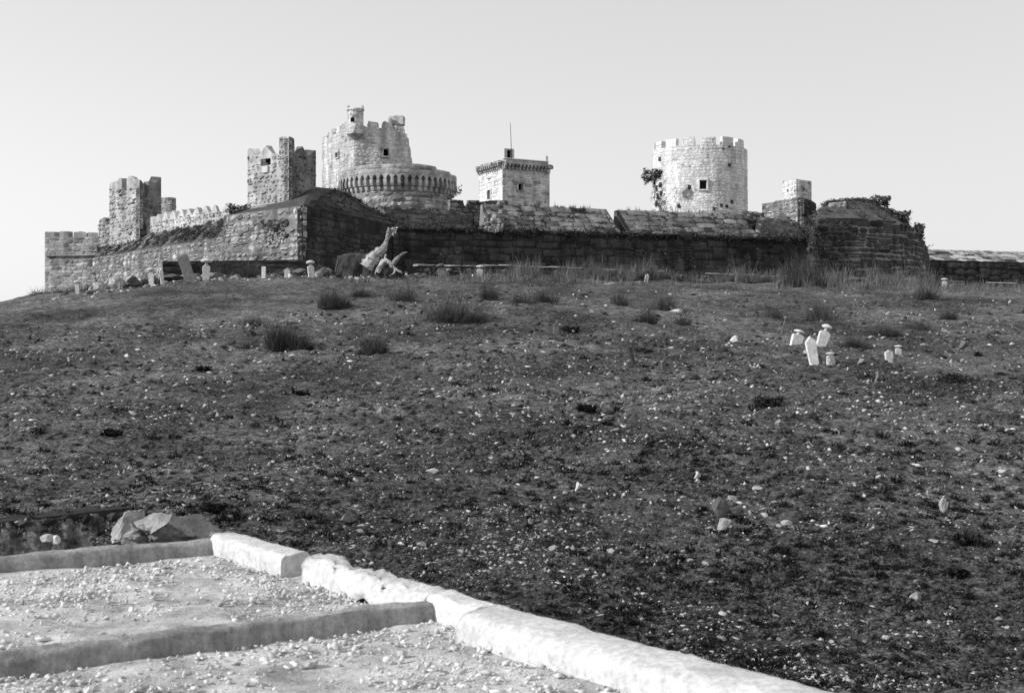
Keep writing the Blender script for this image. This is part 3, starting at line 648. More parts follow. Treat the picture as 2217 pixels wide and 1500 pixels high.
link('side_wall', mesh('side_wall', [tuple(fa.pos(fa.len+.01, z, o)) for z, o in ((zlo, 0), (zlo, -1.2), (za, -1.2), (za, 0))], [(0, 1, 2, 3)]), M['square'], t)
def tube(pts, rad, n=8, amp=0.0, seed=1, caps=True):
    V = []; Fc = []; pts = [Vector(p) for p in pts]; r = random.Random(seed); up = None
    for i, p in enumerate(pts):
        d = (pts[min(i+1, len(pts)-1)]-pts[max(i-1, 0)]).normalized()
        if up is None: up = d.orthogonal().normalized()
        x = (up-d*up.dot(d)).normalized(); y = d.cross(x); up = x
        for k in range(n):
            a = 2*math.pi*k/n; q = rad[i]*(1+r.uniform(-amp, amp)); V.append(p+x*q*math.cos(a)+y*q*math.sin(a))
    for i in range(len(pts)-1):
        for k in range(n):
            k2 = (k+1) % n; Fc.append((i*n+k, i*n+k2, (i+1)*n+k2, (i+1)*n+k))
    if caps: Fc += [tuple(range(n))[::-1], tuple(range((len(pts)-1)*n, len(pts)*n))]
    return V, Fc
p0 = PK(1108, 352, 126); p1 = PK(1105, 266, 126)
tag(link('flagpole', mesh('flagpole', *tube([p0, p1], [.05, .03])), M['post']), 'thin bare flagpole standing on the square tower', 'flagpole')
# --- round tower
t = thing('round_tower', (*plan(1515, 125), ZF+4), 'large pale round tower with square merlons and a barred window', 'tower')
cx, cy = plan(1515, 125); R = 102/F*125*K
f = Face([(cx+R*math.sin(math.radians(a)), cy-R*math.cos(math.radians(a))) for a in np.linspace(-100, 100, 61)], .006); zb = f.uz(1515, 480)[1]; f.z0 = zb
crn = f.uz(1515, 313)[1]; mz = f.uz(1515, 295)[1]; U = []
mer = [(1413.2, 1414.5), (1419, 1431), (1441, 1463), (1477, 1503), (1519.5, 1550), (1565, 1588), (1598, 1611)]
for (a, b) in mer: U.append((f.uz(a, 300)[0], f.uz(b, 300)[0]))
uu = [0]; zz = [crn]
for (a, b) in U: uu += [a, a+1e-3, b, b+1e-3]; zz += [crn, mz, mz, crn]
uu.append(f.len); zz.append(crn); zt = (np.array(uu), np.array(zz)); hs = [hole(f, 1515, 390.5, 1530, 410)]
core(t, f, zb, float(crn), M['mortar_light'], hs, 1.2, .35); wr = list(WINS)
for (a, b) in U:
    if b-a < .25: continue
    V = []; n_ = 5; Fc = []
    dz = random.uniform(-.12, .08)
    for k in range(n_):
        u = a+(b-a)*k/(n_-1)
        V += [tuple(f.pos(u, crn-.05)), tuple(f.pos(u, mz+dz+random.uniform(-.06, .03))), tuple(f.pos(u, mz+dz, -.7)), tuple(f.pos(u, crn-.05, -.7))]
    for k in range(n_-1):
        i = k*4; Fc += [(i, i+4, i+5, i+1), (i+1, i+5, i+6, i+2), (i+2, i+6, i+7, i+3)]
    Fc += [(0, 1, 2, 3), tuple((n_-1)*4+q for q in (3, 2, 1, 0))]; link('merlon', mesh('merlon', V, Fc), M['roundt'], t)
bl = blocks(f, zb+.5, zt, .36, .62, hs, .035, .04, .03, .4, .02, urange=(f.len*.07, f.len*.93))
put_blocks(t, bl, M['roundt'], 'ashlar')
wframe(wr[0], f, hs[0], M['roundt'], .2)
for k in range(4):
    u = hs[0][0]+(hs[0][1]-hs[0][0])*(k+.6)/4.2; link('window_bar', mesh('window_bar', *tube([f.pos(u, hs[0][2], -.2), f.pos(u, hs[0][3], -.2)], [.035, .035], 6)), M['metal'], wr[0])
rear = Face([f.p[-1], (cx, cy+R*1.1), f.p[0]]); core(t, rear, zb, float(crn), M['roundt'], name='rear_wall'); link('roof', mesh('roof', [(p[0], p[1], crn-.5) for p in f.p[::4]]+[(cx, cy+R, crn-.5)], [tuple(range(len(f.p[::4])+1))]), M['mortar'], t)
for k in range(16):                           # eroded dark cavities low on the left flank and scattered putlog holes
    x, y = [(1428, 345), (1580, 318), (1566, 322), (1421, 408), (1430, 400), (1424, 425), (1422, 440), (1432, 418), (1418, 395), (1492, 405), (1584, 437), (1573, 447), (1562, 445), (1546, 452), (1579, 357), (1470, 447)][k]
    a = f.uz(x, y); q, tt, n = f.at(a[0]); s = random.uniform(.25, .45)*(1.5 if x < 1440 else 1)
    rbox(t, 'eroded_stone', f.pos(a[0], a[1], -.1), (s, .42, s*1.1), M['dark'], math.atan2(tt[1], tt[0]), k, .12)
# --- small far tower and squat tower
t = thing('small_tower', (*plan(1724, 136), ZF+4), 'small far square tower, white on its left side, above the squat tower', 'tower')
fl = Face([plan(1694, 139), plan(1724, 135.5)]); fr = Face([plan(1724, 135.5), plan(1757, 137.4)]); zb = fl.uz(1710, 450)[1]
ztl = prof(fl, [(1694, 391), (1722, 390), (1724, 387)]); ztr = prof(fr, [(1724, 387), (1730, 389), (1755, 392), (1757, 393)]); hl = [hole(fl, 1703, 408, 1707.5, 416)]; hr = [hole(fr, 1738, 406, 1743, 413)]
core(t, fl, zb, ztl, M['mortar_light'], hl); core(t, fr, zb, ztr, M['mortar_light'], hr)
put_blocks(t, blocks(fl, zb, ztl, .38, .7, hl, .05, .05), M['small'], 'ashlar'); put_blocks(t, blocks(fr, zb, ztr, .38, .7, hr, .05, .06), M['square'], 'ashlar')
zz = fl.uz(1710, 394)[1]; box_rest(t, fl, fr, zb, zz, zz, M['mortar'])
t = thing('squat_tower', (*plan(1735, 104), ZF+4), 'squat grey tower with a low stepped parapet in front of the small tower', 'tower')
fl = Face([plan(1650, 109), plan(1735, 104)]); fr = Face([plan(1735, 104), plan(1757, 106), plan(1767, 109)]); zb = fl.uz(1700, 520)[1]
ztl = prof(fl, [(1650, 441), (1674, 438), (1674.5, 442), (1677, 441), (1677.5, 435), (1700, 433), (1712, 430), (1722, 427), (1735, 428)]); ztr = prof(fr, [(1735, 428), (1757, 434), (1767, 441)])
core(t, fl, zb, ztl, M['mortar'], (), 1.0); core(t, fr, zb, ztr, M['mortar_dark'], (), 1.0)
put_blocks(t, blocks(fl, fl.uz(1700, 485)[1], ztl, .5, .9, (), .12, .07, .06), M['lowwall'], 'rubble'); put_blocks(t, blocks(fr, fl.uz(1700, 490)[1], ztr, .5, .9, (), .07, .06), M['dark'], 'ashlar')  # right side gets dark stone so its shade sits in the colour
zz = fl.uz(1700, 446)[1]; link('roof', mesh('roof', [(*fl.p[0], zz), (*fl.p[1], zz), (*fr.p[-1], zz), (*(fl.p[0]+fr.p[-1]-fl.p[1]), zz)], [(0, 1, 2, 3)]), M['earth'], t)
t = thing('pointed_merlon', PK(1775, 485, 106), 'lone pointed merlon between the squat tower and right bastion', 'merlon')
f = Face([plan(1767, 106), plan(1784, 106.6)]); zt = prof(f, [(1767, 478), (1768, 471), (1774, 462), (1777, 460), (1781, 467), (1784, 476)]); core(t, f, f.uz(1775, 500)[1], zt, M['mortar'], (), .7); put_blocks(t, blocks(f, f.uz(1775, 485)[1], zt, .4, .6), M['slab'], 'rubble')
# --- long dark curtain wall
t = thing('curtain_wall', (*plan(1300, 97), ZF), 'long dark overgrown curtain wall across the middle of the castle', 'wall')
fc = Face([plan(850, 91.9), plan(1752, 102.2)]); zc = float(CZ+8.94*K)
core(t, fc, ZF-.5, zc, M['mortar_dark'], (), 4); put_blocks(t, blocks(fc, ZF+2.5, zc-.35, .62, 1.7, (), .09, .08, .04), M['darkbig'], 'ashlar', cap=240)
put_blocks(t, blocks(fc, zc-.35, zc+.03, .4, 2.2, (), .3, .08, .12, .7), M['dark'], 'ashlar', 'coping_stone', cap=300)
def glacis(name, x0, x1, d, h, nc, label, mat='slab', l=1.5, h1=None, miss=.06, inset=.15):
    u0 = fc.uz(x0, 500)[0]; u1 = fc.uz(x1, 500)[0]; tt = thing(name, fc.pos((u0+u1)/2, zc), label, 'parapet', 'slab-covered sloping parapets on the curtain wall')
    B0 = fc.pos(u0, zc-.15, -inset); B1 = fc.pos(u1, zc-.15, -inset); T1 = fc.pos(u1, zc+(h1 or h), -d); T0 = fc.pos(u0, zc+h, -d)
    patch(tt, B0, B1, T1, T0, nc, l, M[mat], M['mortar_dark'], miss, skirt=.6)
    b0 = fc.pos(u0, zc-.3, -d-1.6); b1 = fc.pos(u1, zc-.3, -d-1.6); T2 = T1+(b1-T1)*.45; T2[2] = T1[2]; T3 = T0+(b0-T0)*.45; T3[2] = T0[2]
    link('parapet_body', mesh('parapet_body', [B0, B1, T1, T0, T2, T3, b1, b0], [(1, 6, 4, 2), (0, 3, 5, 7), (3, 2, 4, 5), (5, 4, 6, 7)]), M['slab'], tt)
    return tt
glacis('sloping_parapet', 845, 1022, 4.0, 2.1, 4, 'dark sloping parapet just below the machicolated bastion', 'dark')
glacis('sloping_parapet', 1072, 1348, 4.6, 2.95, 5, 'slab-covered sloping parapet below the square tower', h1=2.9)
glacis('sloping_parapet', 1372, 1648, 4.6, 2.85, 5, 'slab-covered sloping parapet below the round tower')
te = thing('rubble_heap', PK(1075, 498, 96), 'pale broken rubble at the left end of the parapet below the square tower', 'rubble')
for k in range(46):
    w_ = random.random(); x = 1048+random.uniform(0, 36)+w_*6; y = 500-w_*random.uniform(5, 62)*(x-1036)/48; s_ = random.uniform(.3, .75); p = PK(x, y, 93.9+w_*2.0)
    rbox(te, 'rubble_stone', p, (s_*1.3, s_, s_*.8), M['lowwall' if random.random() < .4 else 'slab'], random.uniform(0, 3), k, .12)
u0 = fc.uz(1690, 500)[0]
tt = thing('overgrown_bank', fc.pos(u0, zc), 'rubble bank overgrown with weeds in front of the squat tower', 'bank')
A = [PK(1632, 513, 101), PK(1770, 520, 102), PK(1795, 478, 104), PK(1650, 476, 107), PK(1620, 462, 106.5), PK(1590, 470, 105)]
patch(tt, A[0], A[1], PK(1790, 480, 104.4), PK(1640, 470, 106), 6, .8, M['slab'], M['earth'], .3, 'rubble_stone')
patch(tt, PK(1600, 475, 105), PK(1650, 480, 106), PK(1655, 462, 107), PK(1606, 455, 106.5), 3, .7, M['slab'], M['earth'], .2, 'rubble_stone')
# --- right bastion
t = thing('blocky_bastion', (*plan(1880, 99), ZF), 'big dark ashlar bastion at right with a grassy rounded top', 'bastion')
f = Face([plan(1746, 102.6), plan(1757, 97.2), plan(1860, 98.6), plan(1950, 101), plan(1985, 103), plan(2005, 106), plan(2014, 111), plan(2010, 118)], .065); f.z0 = ZF+7
zt = prof(f, [(1746, 476), (1757, 470), (1860, 471), (1930, 476), (1960, 483), (1985, 496), (2003, 518), (2012, 545)]); core(t, f, ZF-.5, zt, M['mortar'], (), 3)
put_blocks(t, blocks(f, ZF+1.5, zt, .52, 1.35, (), .11, .08, .03), M['darkbig'], 'ashlar')
top = [Vector(f.pos(u, pv(zt, u), -.1)) for u in np.linspace(.5, f.len-.2, 14)]
rd = [PK(1793, 441, 103), PK(1815, 434, 104), PK(1850, 431, 105), PK(1880, 434, 106.5), PK(1915, 449, 108.5), PK(1962, 474, 111)]
V = top+rd+[p+Vector((0, 6, -3)) for p in rd]+[PK(1790, 500, 101), PK(1790, 500, 110)]; n = len(top); Fc = []; m_ = len(rd)
for i in range(n-1):
    j0 = min(int(i/(n-1)*m_), m_-1); j1 = min(int((i+1)/(n-1)*m_), m_-1); Fc.append((i, i+1, n+j1))
    if j0 != j1: Fc.append((i, n+j1, n+j0))
    else: pass
for j in range(m_-1): Fc.append((n+j, n+j+1, n+m_+j+1, n+m_+j))
Fc += [(n, n+m_, n+2*m_+1, n+2*m_), (0, n, n+2*m_)]
link('grassy_top', mesh('grassy_top', V, Fc), M['bank'], t)
patch(t, top[0]+Vector((0, 0, .05)), top[9]+Vector((0, 0, .05)), rd[3]+Vector((0, -.2, .02)), rd[0]+Vector((0, -.2, .02)), 4, 1.3, M['slab'], M['earth'], .3, skirt=.5)
fe = Face([plan(1788, 105), plan(1796, 101.4), plan(1832, 101.6)]); zt2 = prof(fe, [(1788, 441), (1796, 440), (1832, 436)])
core(t, fe, fe.uz(1810, 480)[1], zt2, M['mortar_light'], (), 1, name='parapet_end'); put_blocks(t, blocks(fe, fe.uz(1810, 480)[1], zt2, .5, .8, (), .08), M['lowwall'], 'rubble')
t = thing('low_wall', PK(1765, 500, 103), 'short low wall joining the squat tower to the right bastion', 'wall')
f3 = Face([plan(1735, 102.9), plan(1795, 103.4)]); core(t, f3, f3.uz(1760, 510)[1], f3.uz(1760, 478)[1], M['mortar'], (), .8); put_blocks(t, blocks(f3, f3.uz(1760, 510)[1], f3.uz(1760, 477)[1], .55, 1.2), M['slab'], 'ashlar')
# --- far right wall
t = thing('distant_wall', (*plan(2100, 118), ZF), 'low distant wall with sloping pale stone top at far right', 'wall')
f = Face([plan(1990, 116), plan(2300, 121)]); zt = f.uz(2090, 566)[1]; core(t, f, ZF-.5, zt, M['mortar_dark'], (), 3); put_blocks(t, blocks(f, ZF+1, zt, .6, 1.5), M['darkbig'], 'ashlar', cap=130)
b0, b1 = f.pos(0, zt+.02), f.pos(f.len, zt+.02); q, tt_, n_ = f.at(1); bk = np.array((-n_[0], -n_[1], 0))
patch(t, b0, b1, b1+bk*4.5+np.array((0, 0, 1.75)), b0+bk*4.5+np.array((0, 0, 1.75)), 5, 1.6, M['lowwall'], M['mortar_dark'], .1)
# ================================================================== COUNTERSCARP WALL ALONG THE DITCH
t = thing('ditch_wall', P(1500, 610, 82), 'long low stone wall with pale coping along the ditch edge', 'wall')
CL = [(870, 584, 74.8), (930, 574, 76), (1100, 574, 77.5), (1200, 578, 78.7), (1500, 590, 82.2), (1640, 596, 84), (1900, 603, 87), (2160, 611, 90), (2420, 618, 93)]
cl = [P(*c) for c in CL]; f = Face([(p.x, p.y) for p in cl]); zt = (np.array(f.L), np.array([p.z for p in cl]))
core(t, f, (np.array(f.L), np.array([gz(p.x, p.y)-1.2 for p in cl])), zt, M['mortar_dark'], (), .5)
put_blocks(t, blocks(f, (np.array(f.L), np.array([gz(p.x, p.y)-.5 for p in cl])), (zt[0], zt[1]-.10), .28, .6, (), .06, .05, .1, .3), M['slab'], 'rubble', cap=200)
cop = []
u = 0.0
while u < f.len:
    w = random.uniform(.8, 1.9)
    if random.random() > .22:
        um = min(u+w/2, f.len); q, tt, n = f.at(um); mm = np.eye(4); mm[:3, 0] = np.array((tt[0], tt[1], 0))*(w-.05); mm[:3, 1] = -np.array((n[0], n[1], 0))*.62; mm[:3, 2] = np.array((0, 0, random.uniform(.06, .12))); mm[:3, 3] = f.pos(um, pv(zt, um)-random.uniform(.0, .06), -.24); cop.append(mm)
    u += w
put_blocks(t, cop, M['ramp'], 'ashlar', 'coping_stone')
# added dark strip standing in for the shadow gap below the left bastion
t = thing('shadow_gap_strip', P(480, 590, 73), 'low dark strip standing in for the shadow gap below the angled bastion and outer wall', 'wall')
CL = [(352, 566, 73), (500, 564, 74), (665, 562, 75)]
cl = [P(*c) for c in CL]; f = Face([(p.x, p.y) for p in cl]); zt = (np.array(f.L), np.array([p.z for p in cl]))
core(t, f, float(min(gz(p.x, p.y) for p in cl)-1.5), zt, M['mortar_dark'], (), .6); put_blocks(t, blocks(f, float(cl[0].z-1.5), zt, .4, 1.1, (), .06, .05, .02), M['dark'], 'ashlar')
# ================================================================== ROCK SHAPES
def ico():
    p = (1+5**.5)/2; V = [(-1, p, 0), (1, p, 0), (-1, -p, 0), (1, -p, 0), (0, -1, p), (0, 1, p), (0, -1, -p), (0, 1, -p), (p, 0, -1), (p, 0, 1), (-p, 0, -1), (-p, 0, 1)]
    Fc = [(0, 11, 5), (0, 5, 1), (0, 1, 7), (0, 7, 10), (0, 10, 11), (1, 5, 9), (5, 11, 4), (11, 10, 2), (10, 7, 6), (7, 1, 8), (3, 9, 4), (3, 4, 2), (3, 2, 6), (3, 6, 8), (3, 8, 9), (4, 9, 5), (2, 4, 11), (6, 2, 10), (8, 6, 7), (9, 8, 1)]
    V = np.array(V); return V/np.linalg.norm(V, axis=1)[:, None], np.array(Fc)
def subdiv(V, Fc):
    V = V.tolist(); mid = {}; out = []
    def mp(a, b):
        k = (min(a, b), max(a, b))
        if k not in mid:
            q = (np.array(V[a])+np.array(V[b])); V.append((q/np.linalg.norm(q)).tolist()); mid[k] = len(V)-1
        return mid[k]
    for a, b, c in Fc:
        ab, bc, ca = mp(a, b), mp(b, c), mp(c, a); out += [(a, ab, ca), (b, bc, ab), (c, ca, bc), (ab, bc, ca)]
    return np.array(V), np.array(out)
I0 = ico(); I1 = subdiv(*I0); I2 = subdiv(*I1)
def rock_shape(src, seed, cuts=9, amp=.12):
    r = np.random.default_rng(seed); V = src[0].copy()*r.uniform(.75, 1.25, 3)
    for _ in range(cuts):                     # plane cuts give broken facets
        n = r.normal(0, 1, 3); n /= np.linalg.norm(n); d = r.uniform(.32, .8); k = V @ n; V = V-np.outer(np.maximum(k-d, 0), n)
    return V*(1+r.normal(0, amp, (len(V), 1))*.5)
OCT = (np.array([(1, 0, 0), (-1, 0, 0), (0, 1, 0), (0, -1, 0), (0, 0, 1), (0, 0, -1)], float), np.array([(0, 2, 4), (2, 1, 4), (1, 3, 4), (3, 0, 4), (2, 0, 5), (1, 2, 5), (3, 1, 5), (0, 3, 5)]))
ROCK8 = [OCT[0]*(1+np.random.default_rng(s).normal(0, .22, (6, 1)))+np.random.default_rng(s+99).normal(0, .18, (6, 3)) for s in range(12)]
ROCK1 = [rock_shape(I1, s) for s in range(10)]; ROCK0 = [rock_shape(I0, s, 4, .3) for s in range(10)]; ROCK2 = [rock_shape(I2, s+40, 14, .05) for s in range(6)]
RM = {}
def rock_mesh(s, mat, big=False):
    k = (s, mat.name, big)
    if k not in RM:
        V, T_ = (ROCK2[s], I2[1]) if big else (ROCK1[s], I1[1]); RM[k] = mesh('stone', V, T_); RM[k].materials.append(mat)
    return RM[k]
def rock(loc, size, mat, label, cat='stone', group=None, name='loose_stone', big=False, rot=None):
    o = link(name, rock_mesh(random.randrange(6 if big else 10), mat, big)); R_ = rot or (random.uniform(-.3, .3), random.uniform(-.3, .3), random.uniform(0, 6.28))
    o.location = loc; o.rotation_euler = R_; o.scale = (size[0]*.55, size[1]*.55, size[2]*.55)
    return tag(o, label, cat, group)
def scatter(name, pts, sizes, shapes, tris, mat, label, flat=(.35, .8), kind='stuff', cat=None):
    n = len(pts); Vs = []; Ts = []; R = []; off = 0
    ang = rng.uniform(0, 6.28, n); sel = rng.integers(0, len(shapes), n)
    for s in range(len(shapes)):
        i = np.where(sel == s)[0]
        if not len(i): continue
        b = shapes[s][None]*np.stack([sizes[i]*rng.uniform(.7, 1.9, len(i)), sizes[i]*rng.uniform(.5, 1.1, len(i)), sizes[i]*rng.uniform(*flat, len(i))], 1)[:, None, :]*.5
        tl = rng.normal(0, .3, len(i))[:, None]; x0 = b[..., 0]*np.cos(tl)-b[..., 2]*np.sin(tl); z0 = b[..., 0]*np.sin(tl)+b[..., 2]*np.cos(tl)
        ca, sa = np.cos(ang[i])[:, None], np.sin(ang[i])[:, None]; x = x0*ca-b[..., 1]*sa; y = x0*sa+b[..., 1]*ca
        v = np.stack([x, y, z0], -1)+pts[i][:, None, :]; m_ = v.shape[1]
        tt = tris[None]+(np.arange(len(i))*m_)[:, None, None]+off; Vs.append(v.reshape(-1, 3)); Ts.append(tt.reshape(-1, 3)); R.append(np.repeat(rng.uniform(0, 1, len(i)), len(tris))); off += len(i)*m_
    o = link(name, tri_mesh(name, np.concatenate(Vs), np.concatenate(Ts), np.concatenate(R)), mat)
    return tag(o, label, cat, kind=kind)
# ================================================================== FOREGROUND FLAT ROOF
HR = 2.0; RZ = CZ-HR; TZ = CZ-1.84
def onz(px, row, z): Y = (CZ-z)*F/(row-750); return Vector(((px-1108.5)/F*Y, Y, z))
A0 = onz(512, 1158, TZ); A1 = onz(1660, 1462, TZ); dl = (A1-A0); dl.z = 0; dl.normalize(); A2 = A0+dl*11.0
pd = Vector((-.856, -.518, 0)); RW = 9.0
house = thing('flat_roofed_house', (A0.x, A0.y, gz(A0.x, A0.y)), 'flat earthen roof with whitewashed low parapets in the left foreground', 'house')
q = [A0, A2, A2+pd*RW, A0+pd*RW]
nx, ny = 60, 60; V = []; 
for j in range(ny+1):
    for i in range(nx+1):
        p = A0+dl*(11.0*i/nx)+pd*(RW*j/ny); V.append((p.x, p.y, RZ+.03*float(fbm(np.array([p.x*1.3]), np.array([p.y*1.3]), 5)[0])+.015*float(fbm(np.array([p.x*6.]), np.array([p.y*6.]), 8)[0])-.01))
Fc = [(j*(nx+1)+i, j*(nx+1)+i+1, (j+1)*(nx+1)+i+1, (j+1)*(nx+1)+i) for j in range(ny) for i in range(nx)]
link('roof_surface', mesh('roof_surface', V, Fc, smooth=True), M['soil'], house)
low = 2.6; V = []
for p in q: V += [(p.x, p.y, RZ-.06), (p.x, p.y, RZ-low)]
link('house_wall', mesh('house_wall', V, [(2*k, 2*((k+1) % 4), 2*((k+1) % 4)+1, 2*k+1) for k in range(4)]), M['limegrey'], house)
def sweep(name, a, b, w, h, mat, parent, amp=.012, seed=0, squash=2.6, endtilt=0.0, steps=None, hvar=.0, n=14):
    d = (b-a); L = d.length; d.normalize(); side = Vector((-d.y, d.x, 0)); st = steps or max(6, int(L/.05)); V = []; Fc = []
    for i in range(st+1):
        t_ = i/st; c = a+d*L*t_; hh = h*(1+hvar*float(vnoise(np.array([t_*L*1.7+seed]), np.array([seed*3.1]))[0])); 
        for k in range(n):
            an = math.pi*k/(n-1); x = math.cos(an); y = math.sin(an); e = 2/squash
            x = math.copysign(abs(x)**e, x); y = abs(y)**e
            nz = amp*float(vnoise(np.array([t_*L*4+seed*7]), np.array([k*.7+seed]))[0])+amp*.55*float(vnoise(np.array([t_*L*17+seed*5]), np.array([k*1.9+seed*3]))[0])
            p = c+side*(x*w*.5+nz)+Vector((0, 0, -h*.9+y*(hh+h*.0)*1.0+nz*1.2))+d*endtilt*(y*hh)*(1 if i in (0, st) else 0)
            V.append(p)
        
    for i in range(st):
        for k in range(n-1): Fc.append((i*n+k, i*n+k+1, (i+1)*n+k+1, (i+1)*n+k))
    Fc.append(tuple(range(n))); Fc.append(tuple(range(st*n, st*n+n))[::-1])
    me = mesh(name, V, Fc); me.polygons.foreach_set('use_smooth', [True]*(len(Fc)-2)+[False]*2); o = link(name, me, mat, parent); return o
inn = Vector((-dl.y, dl.x, 0)); inn = -inn if inn.dot(pd) < 0 else inn
def al(px, row, off=0): p = onz(px, row, TZ); k = (p-A0).dot(dl); r = A0+dl*k+inn*off; return r
sweep('parapet_coping', al(505, 1158, .14), al(657, 1201, .14), .30, .26, M['lime'], house, .012, 1, 6, .1, hvar=.03)
sweep('parapet_coping', al(668, 1216, .12), al(962, 1283, .12), .32, .20, M['lime'], house, .03, 2, 3, hvar=.25)
sweep('parapet_coping', al(968, 1284, .13), al(1081, 1311, .13), .28, .25, M['lime'], house, .012, 3, 6, .1, hvar=.03)
sweep('parapet_coping', al(1096, 1316, .22), A2+inn*.22, .50, .27, M['lime'], house, .010, 4, 4.5, hvar=.02)
bw = A0+pd*.05+inn*.0; sweep('cross_parapet', bw+Vector((0, 0, -.03)), bw+pd*RW+Vector((0, 0, -.03)), .24, .17, M['limegrey'], house, .012, 5, 3.4, hvar=.08)  # cross parapet grey is partly wear, partly face shade put into the colour
c0 = onz(968, 1290, TZ); sweep('cross_parapet', c0+Vector((0, 0, -.03)), c0+pd*(RW-.5)+Vector((0, 0, -.04)), .16, .17, M['limegrey'], house, .012, 6, 3.4, hvar=.08)
# gravel on the roof
n = 46000; aa = rng.uniform(.25, 10.5, n); bb = rng.uniform(.3, 8.5, n)
pts = np.array([A0[k] for k in range(3)])[None]+aa[:, None]*np.array(dl)[None]+bb[:, None]*np.array(pd)[None]
den = fbm(pts[:, 0]*.8, pts[:, 1]*.8, 21); keep_ = den > rng.uniform(-.7, .45, n); 
edge = np.minimum(np.abs(bb-.3), np.minimum(np.abs(aa-.4), np.abs(aa-3.7))); keep_ |= edge < rng.uniform(0, .7, n)
dcr = np.abs((pts[:, 0]-c0.x)*(-pd.y)+(pts[:, 1]-c0.y)*pd.x); keep_ &= dcr > .13
pts = pts[keep_]; pts[:, 2] = RZ+.012
sz = .011+.055*rng.uniform(0, 1, len(pts))**4
sm_ = sz < .02
scatter('roof_gravel', pts[~sm_], sz[~sm_], ROCK0, I0[1], M['gravel'], 'pale gravel and rubble spread over the flat roof')
scatter('roof_grit', pts[sm_], sz[sm_]*1.1, ROCK8, OCT[1], M['gravel'], 'fine pale grit between the gravel of the flat roof')
for i in range(46):
    a_, b_2 = random.uniform(.4, 7), random.uniform(.35, 5.5)
    if i < 16: b_2 = random.uniform(.25, 3.2); a_ = random.choice([random.uniform(.25, .5), random.uniform(4.0, 4.6)])
    p = A0+dl*a_+pd*b_2
    if abs((p.x-c0.x)*(-pd.y)+(p.y-c0.y)*pd.x) < .16: continue
    s = random.uniform(.06, .12); rock((p.x, p.y, RZ+s*.2), (s, s*.85, s*.7), M['gravel'], 'fist-sized pale stone on the '+('rear' if (p-c0).dot(dl) < 0 else 'front')+' bay of the gravelled flat roof', 'stone', 'larger stones on the flat roof', 'roof_stone')
# ================================================================== PIT AND BOULDERS BEHIND THE ROOF
t = thing('sunken_wall', (-6.5, 17.7, gz(-6.5, 17)), 'dark sunken rubble wall face behind the left end of the flat roof', 'wall')
f = Face([(-9.5, 16.42), (-5.4, 17.65)]); zt = prof_z = (np.array([0, 4.3]), np.array([gz(-9.4, 16.9), gz(-5.6, 18.0)]))
core(t, f, float(zt[1].min()-1.4), zt, M['mortar_dark'], (), .4); put_blocks(t, blocks(f, float(zt[1].min()-1.1), zt, .13, .24, (), .05, .02, .08, .2, .05), M['dark'], 'rubble')
for (x, y, w, h, lab) in [(283, 1140, 62, 56, 'big pale boulder with a rough face behind the roof corner, left one'), (370, 1148, 125, 52, 'long ridged pale boulder just behind the roof corner, right one'), (270, 1163, 60, 22, 'pale broken rock at the foot of the two boulders'), (455, 1160, 45, 12, 'low grey rock between the ridged boulder and white coping'), (105, 1166, 26, 16, 'white rounded stone in the dark hollow beside the flat roof'), (122, 1170, 15, 18, 'small upright pale stone in the dark hollow beside the flat roof')]:
    Y = 13.6; p = P(x, y, Y); s = Y/F; 
    if w > 50:
        I3 = subdiv(*subdiv(*I1)); Vb = rock_shape(I3, int(x)+11, 12, .0); d_ = Vb/np.linalg.norm(Vb, axis=1)[:, None]; st_ = Vb[:, 2]*9+Vb[:, 0]*4+2*fbm(Vb[:, 0]*2, Vb[:, 1]*2, 7)
        Vb = Vb+d_*(.022*np.sin(st_*1.6)[:, None]+.16*fbm(Vb[:, 0]*2.2+x, Vb[:, 2]*2.2+Vb[:, 1], 5, 4)[:, None]); o = link('boulder', mesh('boulder', Vb, I3[1]), M['boulder'])
        o.location = (p.x, p.y, p.z); o.scale = (w*s*.85, w*s*.6, h*s*1.05); o.rotation_euler = (0, .16 if x == 370 else -.1, .15); tag(o, lab, 'boulder'); continue
    rock((p.x, p.y, p.z), (w*s*1.35, w*s*.9, h*s*1.6), M['boulder'] if w > 30 else M['marble'], lab, 'boulder', None, 'boulder', True, (random.uniform(-.1, .1), .12 if x == 370 else 0, random.uniform(-.2, .2)))
# ================================================================== HILLSIDE COVER
def img_pts(n, r0, r1, x0=-450, x1=2850, pw=1.0):
    n = int(n*1.25) if x1 > 2500 else n
    return ground_pts(rng.uniform(x0, x1, n), r0+(r1-r0)*rng.uniform(0, 1, n)**pw)
def offroof(p):                               # keep points outside the house
    d0 = p[:, :2]-np.array((A0.x, A0.y)); k = d0 @ np.array((dl.x, dl.y)); m_ = d0 @ np.array((inn.x, inn.y))
    return ~((k > -.3) & (m_ > -.12))
# pebbles
p = img_pts(72000, 625, 1520, pw=.85); p = p[offroof(p)]; dn = fbm(p[:, 0]/3.0, p[:, 1]/2.2, 31); p = p[dn > rng.uniform(-.75, .85, len(p))]
sz = (.014+.075*rng.uniform(0, 1, len(p))**5)*np.clip(p[:, 1]/22, .75, 2.0); p[:, 2] += sz*.12
scatter('pebbles', p, sz*1.15, ROCK8, OCT[1], M['pebble'], 'pale pebbles strewn over the dark hillside')
p = img_pts(60000, 625, 1520, pw=.7); p = p[offroof(p)]; dn = fbm(p[:, 0]/1.7, p[:, 1]/1.7, 61); p = p[dn > rng.uniform(-1.0, .7, len(p))]
sz = (.03+.10*rng.uniform(0, 1, len(p))**3)*np.clip(p[:, 1]/20, .8, 2.4); p[:, 2] += sz*.05
scatter('soil_clods', p, sz*1.15, ROCK8, OCT[1], M['clod'], 'dark clods and lumps of soil all over the hillside', (.4, .8))
